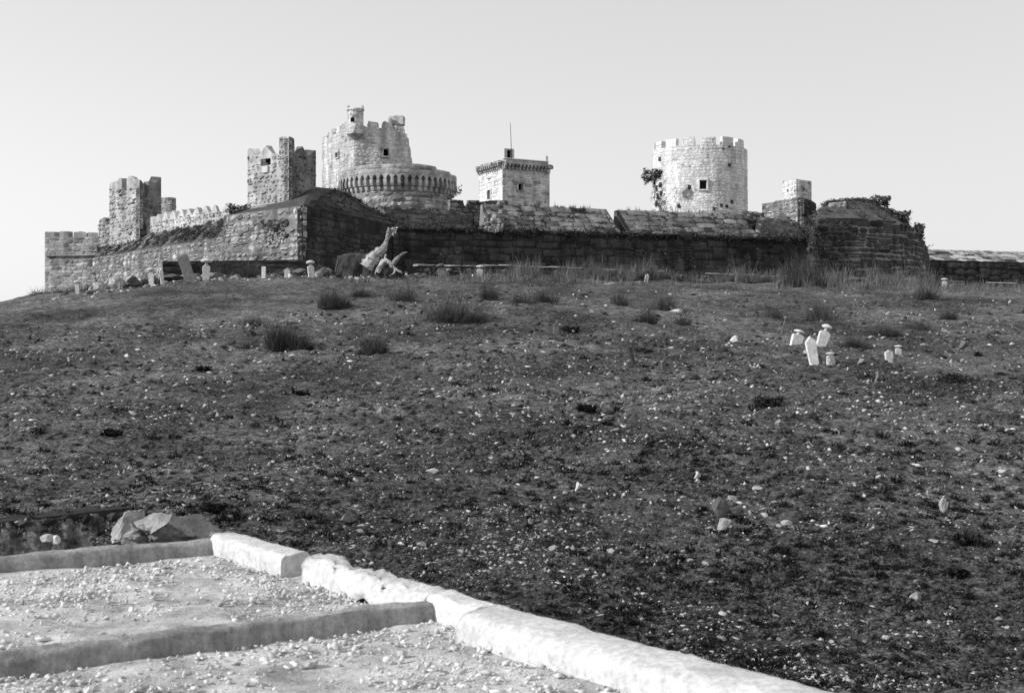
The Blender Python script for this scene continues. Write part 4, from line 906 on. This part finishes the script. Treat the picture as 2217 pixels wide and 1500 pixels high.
# dark heath cushions, thicker towards the lower right
p = img_pts(24000, 720, 1520, pw=.85); p = p[offroof(p)]; row = 750-(p[:, 2]-CZ)/p[:, 1]*F; px = 1108.5+p[:, 0]/p[:, 1]*F
dn = fbm(p[:, 0]/1.6, p[:, 1]/1.6, 41); prob = np.clip((row-780)/360, .08, 1)*np.clip(.5+px/2600, .5, 1.1)
p = p[(dn > rng.uniform(-1.0, .8, len(p))) & (rng.uniform(0, 1, len(p)) < prob*.62)]
tv, tt_ = [], []; off = 0
TUFT = []
for _ in range(8):
    n = 62; d = rng.normal(0, 1, (n, 3)); d[:, 2] = np.abs(d[:, 2])*.7; d /= np.linalg.norm(d, axis=1)[:, None]; c = d*rng.uniform(.3, 1, (n, 1)); sd = np.cross(d, rng.normal(0, 1, (n, 3))); sd /= np.linalg.norm(sd, axis=1)[:, None]
    up_ = np.array((0, 0, .12)); v = np.concatenate([c*.74-sd*.115, c*.74+sd*.115, c*.92+d*.16+up_+rng.normal(0, .10, (n, 3))]); i = np.arange(n); TUFT.append((v, np.stack([i, i+n, i+2*n], 1)))
def tuft_mesh(p, rad, hgt, name, mat, label):
    Vs = []; Ts = []; R = []; off = 0; sel = rng.integers(0, 8, len(p))
    for s in range(8):
        i = np.where(sel == s)[0]
        if not len(i): continue
        a = rng.uniform(0, 6.28, len(i))[:, None]; v = TUFT[s][0][None]*np.stack([rad[i], rad[i]*.85, hgt[i]], 1)[:, None, :]; x = v[..., 0]*np.cos(a)-v[..., 1]*np.sin(a); y = v[..., 0]*np.sin(a)+v[..., 1]*np.cos(a)
        q = np.stack([x, y, v[..., 2]-.01], -1)+p[i][:, None, :]; m_ = q.shape[1]; Vs.append(q.reshape(-1, 3)); Ts.append((TUFT[s][1][None]+(np.arange(len(i))*m_)[:, None, None]+off).reshape(-1, 3)); off += len(i)*m_
    T_ = np.concatenate(Ts); o = link(name, tri_mesh(name, np.concatenate(Vs), T_, rng.uniform(0, 1, len(T_))), mat); return tag(o, label, None, kind='stuff')
tuft_mesh(p, (rd_ := (.03+.115*rng.uniform(0, 1, len(p))**2)*np.clip(p[:, 1]/17, .8, 1.5)), rd_*rng.uniform(.55, .9, len(p)), 'heath_tufts', M['tuft'], 'dark low heath tufts covering the lower hillside')
TUFT = [(v[np.concatenate([np.arange(22), 62+np.arange(22), 124+np.arange(22)])], np.stack([np.arange(22), 22+np.arange(22), 44+np.arange(22)], 1)) for v, _ in TUFT]
p = img_pts(30000, 612, 1520, pw=.75); p = p[offroof(p)]; dn = fbm(p[:, 0]/1.1, p[:, 1]/1.1, 51); p = p[dn > rng.uniform(-.9, .8, len(p))]
tuft_mesh(p, rng.uniform(.03, .09, len(p))*np.clip(p[:, 1]/16, .8, 2.6), rng.uniform(.015, .045, len(p))*np.clip(p[:, 1]/20, 1, 1.8), 'dry_herbs', M['straw'], 'dry low herbs and stubble over the whole hillside')
# individual pale stones: the three hundred that show largest
def where(x, y, z):
    px = 1108.5+x/y*F; row = 750-(z-CZ)/y*F
    return ('upper' if row < 850 else 'middle' if row < 1130 else 'lower')+' '+('left' if px < 740 else 'centre' if px < 1480 else 'right')
STG = 'loose pale stones scattered on the hillside'
p = img_pts(430, 640, 1470, 60, 2217, .62); p = p[offroof(p)][:282]
for (x, y, z) in p:
    s = (.05+.11*random.random()**2.5)*min(max(y/20, .7), 2.2)
    gm = M['rock'] if random.random() < .7 else M['pebble']
    rock((x, y, z+s*.12), (s*random.uniform(.8, 1.5), s, s*random.uniform(.4, .8)), gm, 'small pale loose stone lying on the '+where(x, y, z)+' part of the dark hillside', 'stone', STG)
SP = [(925, 832, 26, 13, 'rock', 'flat pale stone lying alone on the middle slope'), (827, 888, 20, 18, 'rock', 'rounded white stone on the slope left of centre'), (940, 1022, 26, 14, 'marble', 'white squared stone block on the slope above the roof'), (750, 1116, 38, 26, 'rock', 'tilted squared stone block above the white roof coping'), (1251, 1061, 16, 22, 'marble', 'upright pale stone at centre of the lower slope'), (1560, 1092, 44, 40, 'darkrock', 'large dark boulder on the lower slope, behind a pale rock'), (1568, 1118, 46, 34, 'rock', 'pale jagged rock in front of the large dark boulder'), (2042, 1085, 22, 34, 'rock', 'upright ribbed pale stone near the right edge'), (1510, 1042, 18, 20, 'marble', 'small white wedge of stone above the dark boulder'), (1688, 922, 16, 24, 'rock', 'upright pale stump of stone on the right slope'), (1300, 894, 22, 14, 'marble', 'white slab fragment beside the dark hollow'), (1240, 890, 16, 20, 'rock', 'pale stone at the left end of the dark hollow'), (1468, 669, 26, 10, 'marble', 'white oblong block lying among bushes on upper slope'), (1593, 738, 18, 18, 'marble', 'chunky white stone on the right upper slope'), (1902, 806, 24, 28, 'darkrock', 'dark pointed rock below the two small right gravestones'), (1865, 782, 24, 14, 'rock', 'grey rock left of the two small right gravestones'), (1705, 1118, 24, 14, 'rock', 'pale stone right of the large dark boulder'), (620, 622, 22, 14, 'rock', 'pale stone on the upper slope below the gate tower'), (1800, 776, 18, 34, 'rock', 'broken rough stone behind the small turbaned gravestone at right'), (2085, 755, 30, 24, 'darkrock', 'broad grey rock on the upper slope near the right edge'), (1985, 1300, 24, 22, 'rock', 'pale leaning stone at lower right'), (1325, 614, 26, 10, 'rock', 'flat rock near the ditch wall below the square tower')]
for (x, y, w, h, m_, lab) in SP:
    q = on_ground(x, y+h*.4); s = q.y/F; rock((q.x, q.y, q.z+h*s*.35), (w*s*1.15, w*s*.9, h*s*1.2), M[m_], lab, 'stone', None, 'loose_stone', True, (random.uniform(-.1, .1), random.uniform(-.15, .15), random.uniform(-.4, .4)))
# rubble heap along the crest at left
RG = 'rubble blocks along the crest below the outer wall'
for (x, y, w, h) in [(215, 605, 40, 22), (250, 600, 46, 28), (236, 590, 30, 20), (290, 592, 56, 20), (285, 608, 44, 20), (330, 600, 28, 22), (230, 620, 36, 14), (262, 615, 40, 16), (205, 617, 26, 14), (312, 612, 30, 14), (380, 602, 50, 16), (420, 600, 60, 16), (470, 602, 40, 18), (510, 605, 44, 16), (460, 592, 44, 12), (540, 600, 40, 12), (600, 598, 50, 14), (640, 596, 36, 12), (650, 586, 40, 12), (690, 594, 30, 14), (703, 582, 24, 20), (712, 575, 26, 22), (140, 640, 20, 16), (125, 655, 24, 18), (85, 660, 20, 16), (905, 597, 26, 12), (880, 600, 24, 10), (920, 593, 18, 10)]:
    Y = float(np.interp((x-1108.5)/F*69, CX, CYv))-.6+random.uniform(-.8, .2); X = (x-1108.5)/F*Y; s = Y/F; z = CZ+(750-y)/F*Y
    z = min(z, gz(X, Y)+h*s*.45)
    rock((X, Y, z), (w*s*1.1, w*s*.8, h*s*1.3), M['rock'] if random.random() < .55 else M['darkrock'], 'rough rubble block on the crest '+('at the far left tower' if x < 180 else 'below the ruined tower' if x < 345 else 'below the leaning grey slab and bastion' if x < 560 else 'below the gate tower' if x < 725 else 'right of the broken tree'), 'stone', RG, 'rubble_block', True, (random.uniform(-.15, .15), random.uniform(-.15, .15), random.uniform(-.4, .4)))
x_ = rng.uniform(185, 940, 900); yc_ = np.interp((x_-1108.5)/F*70, CX, CYv)-np.abs(rng.normal(0, 1.3, 900))+.4; X_ = (x_-1108.5)/F*yc_
pp = np.stack([X_, yc_, g(X_, yc_)+.03], 1); scatter('crest_rubble', pp, .06+.34*rng.uniform(0, 1, 900)**3, ROCK0, I0[1], M['pebble'], 'broken rubble strewn along the crest below the castle walls')
# ================================================================== TREE STUMP ON ITS BANK
bkp = P(785, 598, 72.6)
t = thing('earth_bank', bkp, 'dark block of earth bank with a flat pale top under the broken tree', 'bank')
xs = np.linspace(720, 884, 46); V = []; Fc = []; PR = [(0, 0), (.04, .2), (.08, .4), (.12, .6), (.16, .8), (.22, .95), (.4, 1), (1.1, 1.03), (1.7, .95), (2.0, .5), (2.3, 0)]
for (dY, k) in PR:
    for x in xs:
        y1 = np.interp(x, [720, 727, 731, 745, 775, 800, 830, 850, 868, 884], [604, 580, 556, 551, 549, 550, 556, 572, 590, 604]); p_ = P(x, 606+(y1-606)*k, 71.4+dY)
        nz_ = float(fbm(np.array([x*.05]), np.array([k*2.2+dY]), 77)[0]); V.append((p_.x, p_.y-.12*nz_, p_.z+.05*nz_*(k > .2)))
no = len(xs)
for r_ in range(len(PR)-1):
    for k in range(no-1): Fc.append((r_*no+k, r_*no+k+1, (r_+1)*no+k+1, (r_+1)*no+k))
link('bank_body', mesh('bank_body', V, Fc), M['earth'], t)
tr = thing('broken_tree', P(825, 580, 71.9), 'pale broken forked tree trunk leaning on the earth bank before the dark wall', 'tree')
def pt(x, y, Y=71.6): return P(x, y, Y)
def trunk(pts, rad, seed, parent, name):
    P_ = [Vector(p) for p in pts]; Q = []; R_ = []
    for i in range(len(P_)-1):
        for k in range(4):
            s = k/4; a = P_[max(i-1, 0)]; b = P_[i]; c = P_[i+1]; d = P_[min(i+2, len(P_)-1)]
            Q.append(.5*((2*b)+(c-a)*s+(2*a-5*b+4*c-d)*s*s+(3*b-a-3*c+d)*s**3)); R_.append(rad[i]+(rad[i+1]-rad[i])*s)
    Q.append(P_[-1]); R_.append(rad[-1]); R_ = [r*(1+.12*float(vnoise(np.array([i*.55+seed*9]), np.array([seed]))[0])) for i, r in enumerate(R_)]; return link(name, mesh(name, *tube(Q, R_, 9, .2, seed)), M['wood'], parent)
trunk([pt(794, 580), pt(806, 563), pt(818, 549), pt(830, 538), pt(837, 522), pt(840, 508), pt(841, 502), pt(842, 493)], [.5, .42, .32, .20, .12, .10, .13, .05], 1, tr, 'trunk')
trunk([pt(839, 514), pt(845, 512), pt(846, 506)], [.05, .045, .03], 2, tr, 'branch')
leaf_v, leaf_t = leaf_cloud(90, .09, (.17, .15, .24)); link('dry_leaves', tri_mesh('dry_leaves', leaf_v+np.array(pt(853, 500)), leaf_t, rng.uniform(0, 1, len(leaf_t))), M['gravel'], tr)
trunk([pt(818, 590, 71.2), pt(826, 573, 71.15), pt(832, 565, 71.1), pt(840, 567, 71), pt(847, 573, 71), pt(856, 583, 71), pt(868, 589, 71)], [.10, .14, .16, .12, .13, .08, .04], 3, tr, 'branch')
trunk([pt(846, 580, 71), pt(854, 568, 71), pt(859, 562, 71), pt(866, 554, 71), pt(873, 549, 71), pt(882, 546, 71)], [.10, .15, .15, .08, .06, .03], 4, tr, 'branch')
trunk([pt(833, 563, 71.1), pt(834, 556, 71.1), pt(836, 551, 71.1)], [.06, .05, .06], 5, tr, 'branch')
trunk([pt(856, 583, 71), pt(852, 592, 70.9), pt(843, 597, 70.8)], [.06, .04, .02], 6, tr, 'root'); trunk([pt(826, 573, 71.1), pt(816, 582, 70.9), pt(812, 594, 70.8)], [.08, .05, .02], 7, tr, 'root')
v, f_ = blades(26, .05, .35, .5, .012, .2, 3); v2, f2_ = blades(30, .25, .5, .45, .012, .2, 3)
link('twigs', tri_mesh('twigs', np.concatenate([v+np.array(pt(843, 500)), v2+np.array(pt(822, 560))]), np.concatenate([f_, f2_+len(v)])), M['twig'], tr)
for x in (782, 790, 797, 804, 811): leafy(P(x, 548, 71.9), (.25, .25, .22), 60, .09, 'small pale leafy weed growing on top of the earth bank', 'weeds on the earth bank', 'weed')
# ================================================================== GRAVESTONES
def slab_mesh(poly, th, seed=0):
    r = random.Random(seed); n = len(poly); V = [(x+r.uniform(-.008, .008), -th/2, z) for x, z in poly]+[(x, th/2, z) for x, z in poly]; inner = [(x*.9, -th/2-.012, .5*max(q[1] for q in poly)+(z-.5*max(q[1] for q in poly))*.93) for x, z in poly]
    V += inner; Fc = [tuple(range(2*n, 3*n)), tuple(range(n, 2*n))[::-1]]
    for k in range(n): k2 = (k+1) % n; Fc += [(k, k2, 2*n+k2, 2*n+k), (k2, k, n+k, n+k2)]
    return mesh('shaft', V, Fc)
def lathe(prof_, n=14, sy=1.0):
    V = []; Fc = []
    for (r, z) in prof_:
        for k in range(n): a = 2*math.pi*k/n; V.append((r*math.cos(a), r*math.sin(a)*sy, z))
    for i in range(len(prof_)-1):
        for k in range(n): k2 = (k+1) % n; Fc.append((i*n+k, i*n+k2, (i+1)*n+k2, (i+1)*n+k))
    Fc += [tuple(range(n))[::-1], tuple(range((len(prof_)-1)*n, len(prof_)*n))]; return V, Fc
def grave(x, base, top, w, kind, tilt, label, mat='marble', yaw=0., pitch=0., tw=1.2, Y=None):
    """x/base: where it meets the ground; top: its upper end; w: width of the shaft (pixels)"""
    q = on_ground(x, base, 1.5) if Y is None else P(x, base, Y); s = q.y/F; H = min(row_of(q)-top, (base-top)*1.12)*s/max(.5, math.cos(tilt)); w = w*s; m_ = M[mat]
    t_ = thing('gravestone', q, label, 'gravestone'); mw = Matrix.Translation(q) @ Matrix.Rotation(tilt, 4, 'Y') @ Matrix.Rotation(pitch, 4, 'X') @ Matrix.Rotation(yaw, 4, 'Z')
    th = max(.07, w*.32); b = -.18
    if kind == 'slab': poly = [(-w*.36, b), (w*.36, b), (w*.5, H*.80), (0, H), (-w*.5, H*.80)]
    elif kind == 'plain': poly = [(-w*.46, b), (w*.46, b), (w*.5, H*.96), (w*.2, H), (-w*.5, H*.97)]
    elif kind == 'notch': poly = [(-w*.5, b), (w*.5, b), (w*.5, H*.85), (w*.3, H), (-w*.05, H*.95), (-w*.1, H*.82), (-w*.5, H*.78)]
    else: poly = [(-w*.40, b), (w*.40, b), (w*.5, H*.58), (w*.46, H*.64), (w*.2, H*.70), (-w*.2, H*.70), (-w*.46, H*.64), (-w*.5, H*.58)]
    link('shaft', slab_mesh(poly, th, int(x)), m_, t_, mw)
    if kind == 'turban':
        link('neck', mesh('neck', *lathe([(w*.2, H*.68), (w*.15, H*.75), (w*.17, H*.82)], 12), smooth=True), m_, t_, mw)
        r = w*.5*tw; link('turban', mesh('turban', *lathe([(r*.35, H*.80), (r*.8, H*.815), (r, H*.86), (r*.98, H*.90), (r*.7, H*.955), (r*.3, H*.985), (r*.08, H)], 16), smooth=True), m_, t_, mw)
    return t_
GR = [
 (413, 591, 541, 24, 'plain', -.33, 'tall grey slab gravestone leaning left below the outer wall', 'greystone', .2),
 (446, 594, 551, 16, 'turban', .02, 'grey gravestone with a very wide mushroom-shaped turban, left crest', 'marble', .3),
 (328, 620, 579, 12, 'turban', -.03, 'white turbaned gravestone left of a narrow white one on the left crest', 'marble', 0),
 (352, 611, 578, 8, 'slab', -.1, 'narrow white gravestone beside rubble on the left crest', 'marble', .5),
 (168, 636, 607, 9, 'turban', -.08, 'small white turbaned gravestone, farthest left on the crest', 'marble', 0),
 (255, 623, 611, 9, 'plain', 0, 'tiny pale gravestone stump among rubble on the left crest', 'marble', 0),
 (571, 579, 557, 9, 'plain', 0, 'small white block gravestone under the angled bastion', 'marble', 0),
 (674, 592, 557, 14, 'turban', -.06, 'grey turbaned gravestone at the foot of the bastion corner', 'marble', .4),
 (621, 590, 574, 12, 'slab', .1, 'short pale pointed gravestone left of the bastion corner', 'marble', .2),
 (960, 602, 571, 20, 'turban', -.25, 'grey turbaned gravestone leaning left, right of the broken tree', 'greystone', .2),
 (1038, 604, 574, 13, 'turban', .06, 'white turbaned gravestone at the ditch wall below the square tower', 'marble', 0),
 (1398, 598, 582, 9, 'slab', .25, 'small white leaning gravestone at the ditch wall, left of round tower', 'marble', .3),
 (2045, 617, 597, 11, 'turban', 0, 'white turbaned gravestone at the ditch wall below right bastion', 'marble', 0),
 (1691, 719, 683, 7, 'turban', .28, 'thin leaning turbaned gravestone seen edge-on, above the white group', 'greystone', 1.2),
 (1722, 753, 714, 26, 'turban', .30, 'white turbaned gravestone leaning right, leftmost of the white group', 'marble', .15),
 (1763, 785, 728, 24, 'slab', -.17, 'tall white pointed slab leaning left in the white group', 'marble', .1),
 (1776, 766, 702, 24, 'turban', .33, 'long white turbaned gravestone leaning right behind the pointed slab', 'marble', .1),
 (1796, 789, 762, 14, 'turban', .05, 'small white turbaned gravestone in front of the white group', 'marble', 0),
 (1925, 785, 758, 18, 'slab', -.05, 'short white pointed slab gravestone on the right slope', 'marble', .1),
 (1945, 778, 747, 13, 'turban', 0, 'small white turbaned gravestone right of the short pointed slab', 'marble', 0),
 (1204, 712, 680, 13, 'notch', 0, 'dark notched upright gravestone on the middle slope', 'greystone', .1),
 (1436, 794, 776, 10, 'slab', 0, 'small dark upright stone right of the leaning post', 'greystone', .3),
 (1596, 613, 596, 9, 'plain', .05, 'small grey upright stone near the ditch wall below round tower', 'greystone', .3),
 (1685, 626, 609, 9, 'slab', .08, 'small grey pointed stone near the ditch wall below squat tower', 'greystone', .4),
 (1832, 622, 607, 11, 'plain', 0, 'short grey gravestone near the ditch wall below right bastion', 'greystone', .2),
]
for a in GR: grave(*a[:7], mat=a[7], yaw=a[8], tw=1.55 if 'mushroom' in a[6] else (1.35 if a[3] < 15 else .95))
q = on_ground(1026, 604); s = q.y/F; rock((q.x, q.y, q.z+.14), (.34, .34, .3), M['marble'], 'round pale stone ball beside the white gravestone at ditch wall', 'stone', None, 'stone_ball', True)
q = on_ground(1373, 786); s = q.y/F
tag(link('wooden_post', mesh('wooden_post', *tube([q+Vector((0, 0, -.1)), q+Vector((-.06, 0, .28)), q+Vector((-.12, 0, .5))], [.07, .065, .055], 7, .15)), M['post']), 'dark leaning wooden post on the middle slope', 'post')
# ================================================================== BUSHES
BG = 'twiggy bushes along the ditch wall'
BU = [(640, 748, 80, 66, 'big dark spiky bush on the upper left slope'), (998, 690, 110, 62, 'widest spiky bush on the upper middle slope'), (820, 752, 62, 44, 'dark bush right of the big spiky bush'), (470, 660, 60, 50, 'twiggy bush below the mushroom-topped gravestone'), (540, 640, 60, 46, 'twiggy bush below the gate tower'), (550, 700, 50, 34, 'low dark bush left of the big spiky bush, higher up'), (540, 752, 50, 26, 'low dark bush left of the big spiky bush, level with it'), (740, 668, 66, 44, 'grey bush below the earth bank'), (690, 612, 40, 34, 'thin bush at the foot of the bastion corner'), (775, 640, 46, 30, 'thin bush just below the earth bank'), (862, 655, 60, 40, 'dark bush below the broken tree'), (1062, 650, 50, 40, 'thin bush right of the widest spiky bush'), (1125, 668, 56, 40, 'rounded bush right of centre on the upper slope'), (1182, 660, 36, 36, 'small bush beside the rounded one, upper slope'), (1335, 665, 34, 40, 'upright fan-shaped bush on upper slope below round tower'), (1395, 698, 42, 44, 'spiky bush left of the white oblong block'), (1432, 668, 46, 48, 'thin tall bush behind the spiky one'), (1478, 700, 34, 30, 'sparse small bush below the white oblong block'), (1672, 690, 46, 40, 'bush above the thin leaning gravestone, left side'), (1768, 690, 50, 44, 'bush above the white gravestones'), (1848, 766, 64, 34, 'dark spiky bush right of the white gravestones'), (1910, 722, 80, 34, 'pale grassy bush above the small right gravestones'), (2000, 650, 50, 44, 'twiggy bush near the ditch wall under the right bastion'), (2050, 690, 40, 36, 'dark bush on the upper right slope'), (1742, 622, 66, 74, 'large twiggy bush in front of the ditch wall at right'), (1990, 705, 60, 30, 'low bush right of the pale grassy one')]
for (x, y, w, h, lab) in BU:
    q = on_ground(x, y); s = q.y/F; dk = 'dark' in lab or 'spiky' in lab
    bush(q, w*s*1.3, h*s*1.2, 1700 if w > 60 else 700, lab, None, 'thorn_bush', 'twig' if dk else 'twig', 0)
for i in range(44):
    x = random.uniform(1130, 2010); base = float(np.interp(x, [930, 1300, 1600, 2200], [598, 605, 610, 618])); q = on_ground(x, base+random.uniform(-1, 8)); s = q.y/F
    bush(q, random.uniform(44, 84)*s, random.uniform(26, 62)*s, 520, 'leafless twiggy bush at the ditch wall below the '+('square tower' if x < 1300 else 'gap between square and round towers' if x < 1420 else 'round tower' if x < 1620 else 'squat tower' if x < 1780 else 'right bastion'), BG, 'thorn_bush', 'straw')
for i in range(22):
    x = random.uniform(880, 2000); p0 = Vector(P(x, 575, 85+random.uniform(0, 12))); z = gz(p0.x, p0.y); hh = random.uniform(.8, 2.2)+max(0, CZ+(750-590)/F*p0.y-z)
    bush(Vector((p0.x, p0.y, z)), random.uniform(1.8, 3.2), hh, 300, 'tall bare thorn bush in the ditch, before the dark wall below the '+('machicolated bastion' if x < 1010 else 'square tower' if x < 1300 else 'round tower' if x < 1630 else 'right bastion'), 'thorn bushes in the ditch')
GV = []; GT = []; gn = 0
for i in range(1300):
    x = random.uniform(880, 2300) if i < 950 else random.uniform(60, 900); q = on_ground(x, float(np.interp(x, [60, 350, 930, 1300, 1600, 2200], [640, 612, 602, 608, 614, 622]))+abs(random.gauss(0, 7))); v, f_ = blades(random.randint(8, 22), .25, .3, random.uniform(.2, .9)*(1 if x > 1000 else .5), .012, .3, 3, .4)
    GV.append(v+np.array(q)); GT.append(f_+gn); gn += len(v)
tag(link('dry_weeds', tri_mesh('dry_weeds', np.concatenate(GV), np.concatenate(GT), rng.uniform(0, 1, sum(len(x) for x in GT))), M['straw']), 'ragged band of dry weeds along the crest and ditch wall', None, kind='stuff')
for (x, y, w, lab) in [(1270, 888, 50, 'dark shrub standing in for shade in the hollow beside a white slab fragment, mid slope'), (1660, 858, 66, 'dark shrub standing in for shade in a hollow below the white gravestone group'), (2062, 822, 66, 'dark shrub standing in for shade in a hollow below the two small right gravestones'), (650, 850, 44, 'dark shrub standing in for a shaded hollow below the big spiky bush, left slope'), (1392, 757, 46, 'dark shrub standing in for a shaded hollow just above the leaning wooden post'), (245, 942, 40, 'dark shrub standing in for a shaded hollow on the left slope above the boulders'), (1235, 704, 44, 'dark shrub standing in for a shaded hollow right of the dark notched gravestone'), (2095, 1165, 60, 'dark matted shrub near the lower right edge, upper of two'), (2070, 1230, 50, 'dark matted shrub near the lower right edge, lower of two'), (1690, 1180, 44, 'dark matted shrub below the large dark boulder, to its right'), (440, 800, 40, 'dark matted shrub on the upper left slope'), (460, 1140, 60, 'dark matted shrub right behind the white roof corner')]:
    q = on_ground(x, y); s = q.y/F; leafy(q+Vector((0, 0, .03)), (w*s*.5, w*s*.4, w*s*.2), 420, .05, lab, 'dark shrubs standing in for shade in the hollows', 'shrub_and_hollow_shade', 'tuft')  # shrubs set in pits are added to stand in for the hollows' shade
# shrubs on the masonry
for (x, y, Y, w, h, n, lab) in [(1404, 382, 124, 28, 34, 600, 'bush sprouting from the left side of the round tower'), (1424, 378, 119.5, 20, 24, 350, 'dark bush growing out of the round tower wall'), (1906, 436, 107, 46, 26, 900, 'leafy shrub on the crest of the right bastion'), (1990, 500, 105, 24, 34, 700, 'dark shrub hanging over the right shoulder of the right bastion'), (1945, 464, 110, 60, 16, 700, 'low shrub along the sloping right crest of the bastion'), (992, 413, 101, 18, 24, 60, 'thin sapling beside the machicolated bastion')]:
    p = PK(x, y, Y); s = Y*K/F; leafy(p, (w*s*.5, w*s*.45, h*s*.5), n, .16, lab)
# weeds: clinging growth on wall tops and slopes, one mass
for i in range(150):
    u = random.uniform(0, fc.len); weeds(fc.pos(u, zc+random.uniform(-.5, .1), .1), (random.uniform(.4, 1.3), .35, random.uniform(.2, .5)), 45, .13)
for i in range(90):
    u = random.uniform(0, fc.len); weeds(fc.pos(u, random.uniform(ZF+3, zc-.4), .15), (random.uniform(.3, 1.0), .25, random.uniform(.3, .9)), 40, .14)
for (x0, x1, d, h) in [(845, 1022, 4, 2.1), (1072, 1348, 4.6, 2.95), (1372, 1648, 4.6, 2.85)]:
    for i in range(60):
        u = fc.uz(random.uniform(x0, x1), 500)[0]; k = random.random(); weeds(fc.pos(u, zc+h*k+.1, -d*k), (random.uniform(.2, .9), .3, .14), 30, .10)
    for i in range(26):
        u = fc.uz(random.uniform(x0, x1), 500)[0]; sprigs(fc.pos(u, zc+h, -d-.2), .3, random.uniform(.25, .7), 14)
for i in range(240):
    x = random.uniform(215, 490); k = random.random(); y = np.interp(x, [215, 490], [553, 510])*(1-k)+np.interp(x, [215, 490], [530, 480])*k; Y = np.interp(x, [215, 490], [104.5, 87])+k*4
    weeds(PK(x, y-1, Y), (random.uniform(.3, 1.1), .5, .2), 36, .12)
for i in range(90):
    x = random.uniform(1640, 1800); k = random.random(); weeds(PK(x, 516-40*k, 101+4*k), (random.uniform(.3, .9), .5, .35), 40, .13)
for i in range(70):
    x = random.uniform(1748, 1840); y = random.uniform(480, 595); weeds(PK(x, y, 96.6+(x-1757)*.012), (random.uniform(.3, .8), .3, random.uniform(.3, .7)), 40, .13)
for i in range(170):
    k = random.random(); j = random.randrange(5); p = rd[j].lerp(rd[j+1], k); p = p.lerp(top[min(13, int((j+k)*2.4))], random.random()**2); weeds(p, (random.uniform(.4, 1.1), .5, .22), 40, .12); sprigs(p, .4, random.uniform(.2, .5), 10)
for i in range(60):
    k = random.random(); p = c1.lerp(r1, k) if i % 2 else rm.lerp(r1, k); weeds(p, (random.uniform(.3, .8), .4, .2), 34, .12)
for i in range(30): x = random.uniform(1413, 1440); weeds(PK(x, random.uniform(372, 455), 124-(x-1413)*.13), (.35, .3, random.uniform(.2, .6)), 30, .11)
for i in range(24): weeds(PK(random.uniform(495, 540), random.uniform(445, 470), 86.5), (.5, .4, .22), 34, .12)
o = link('wall_weeds', tri_mesh('wall_weeds', np.concatenate(WEED_V), np.concatenate(WEED_T), rng.uniform(0, 1, sum(len(x) for x in WEED_T))), M['leaf'])
tag(o, 'dark weeds and grass clinging to the wall tops and slopes', None, kind='stuff')
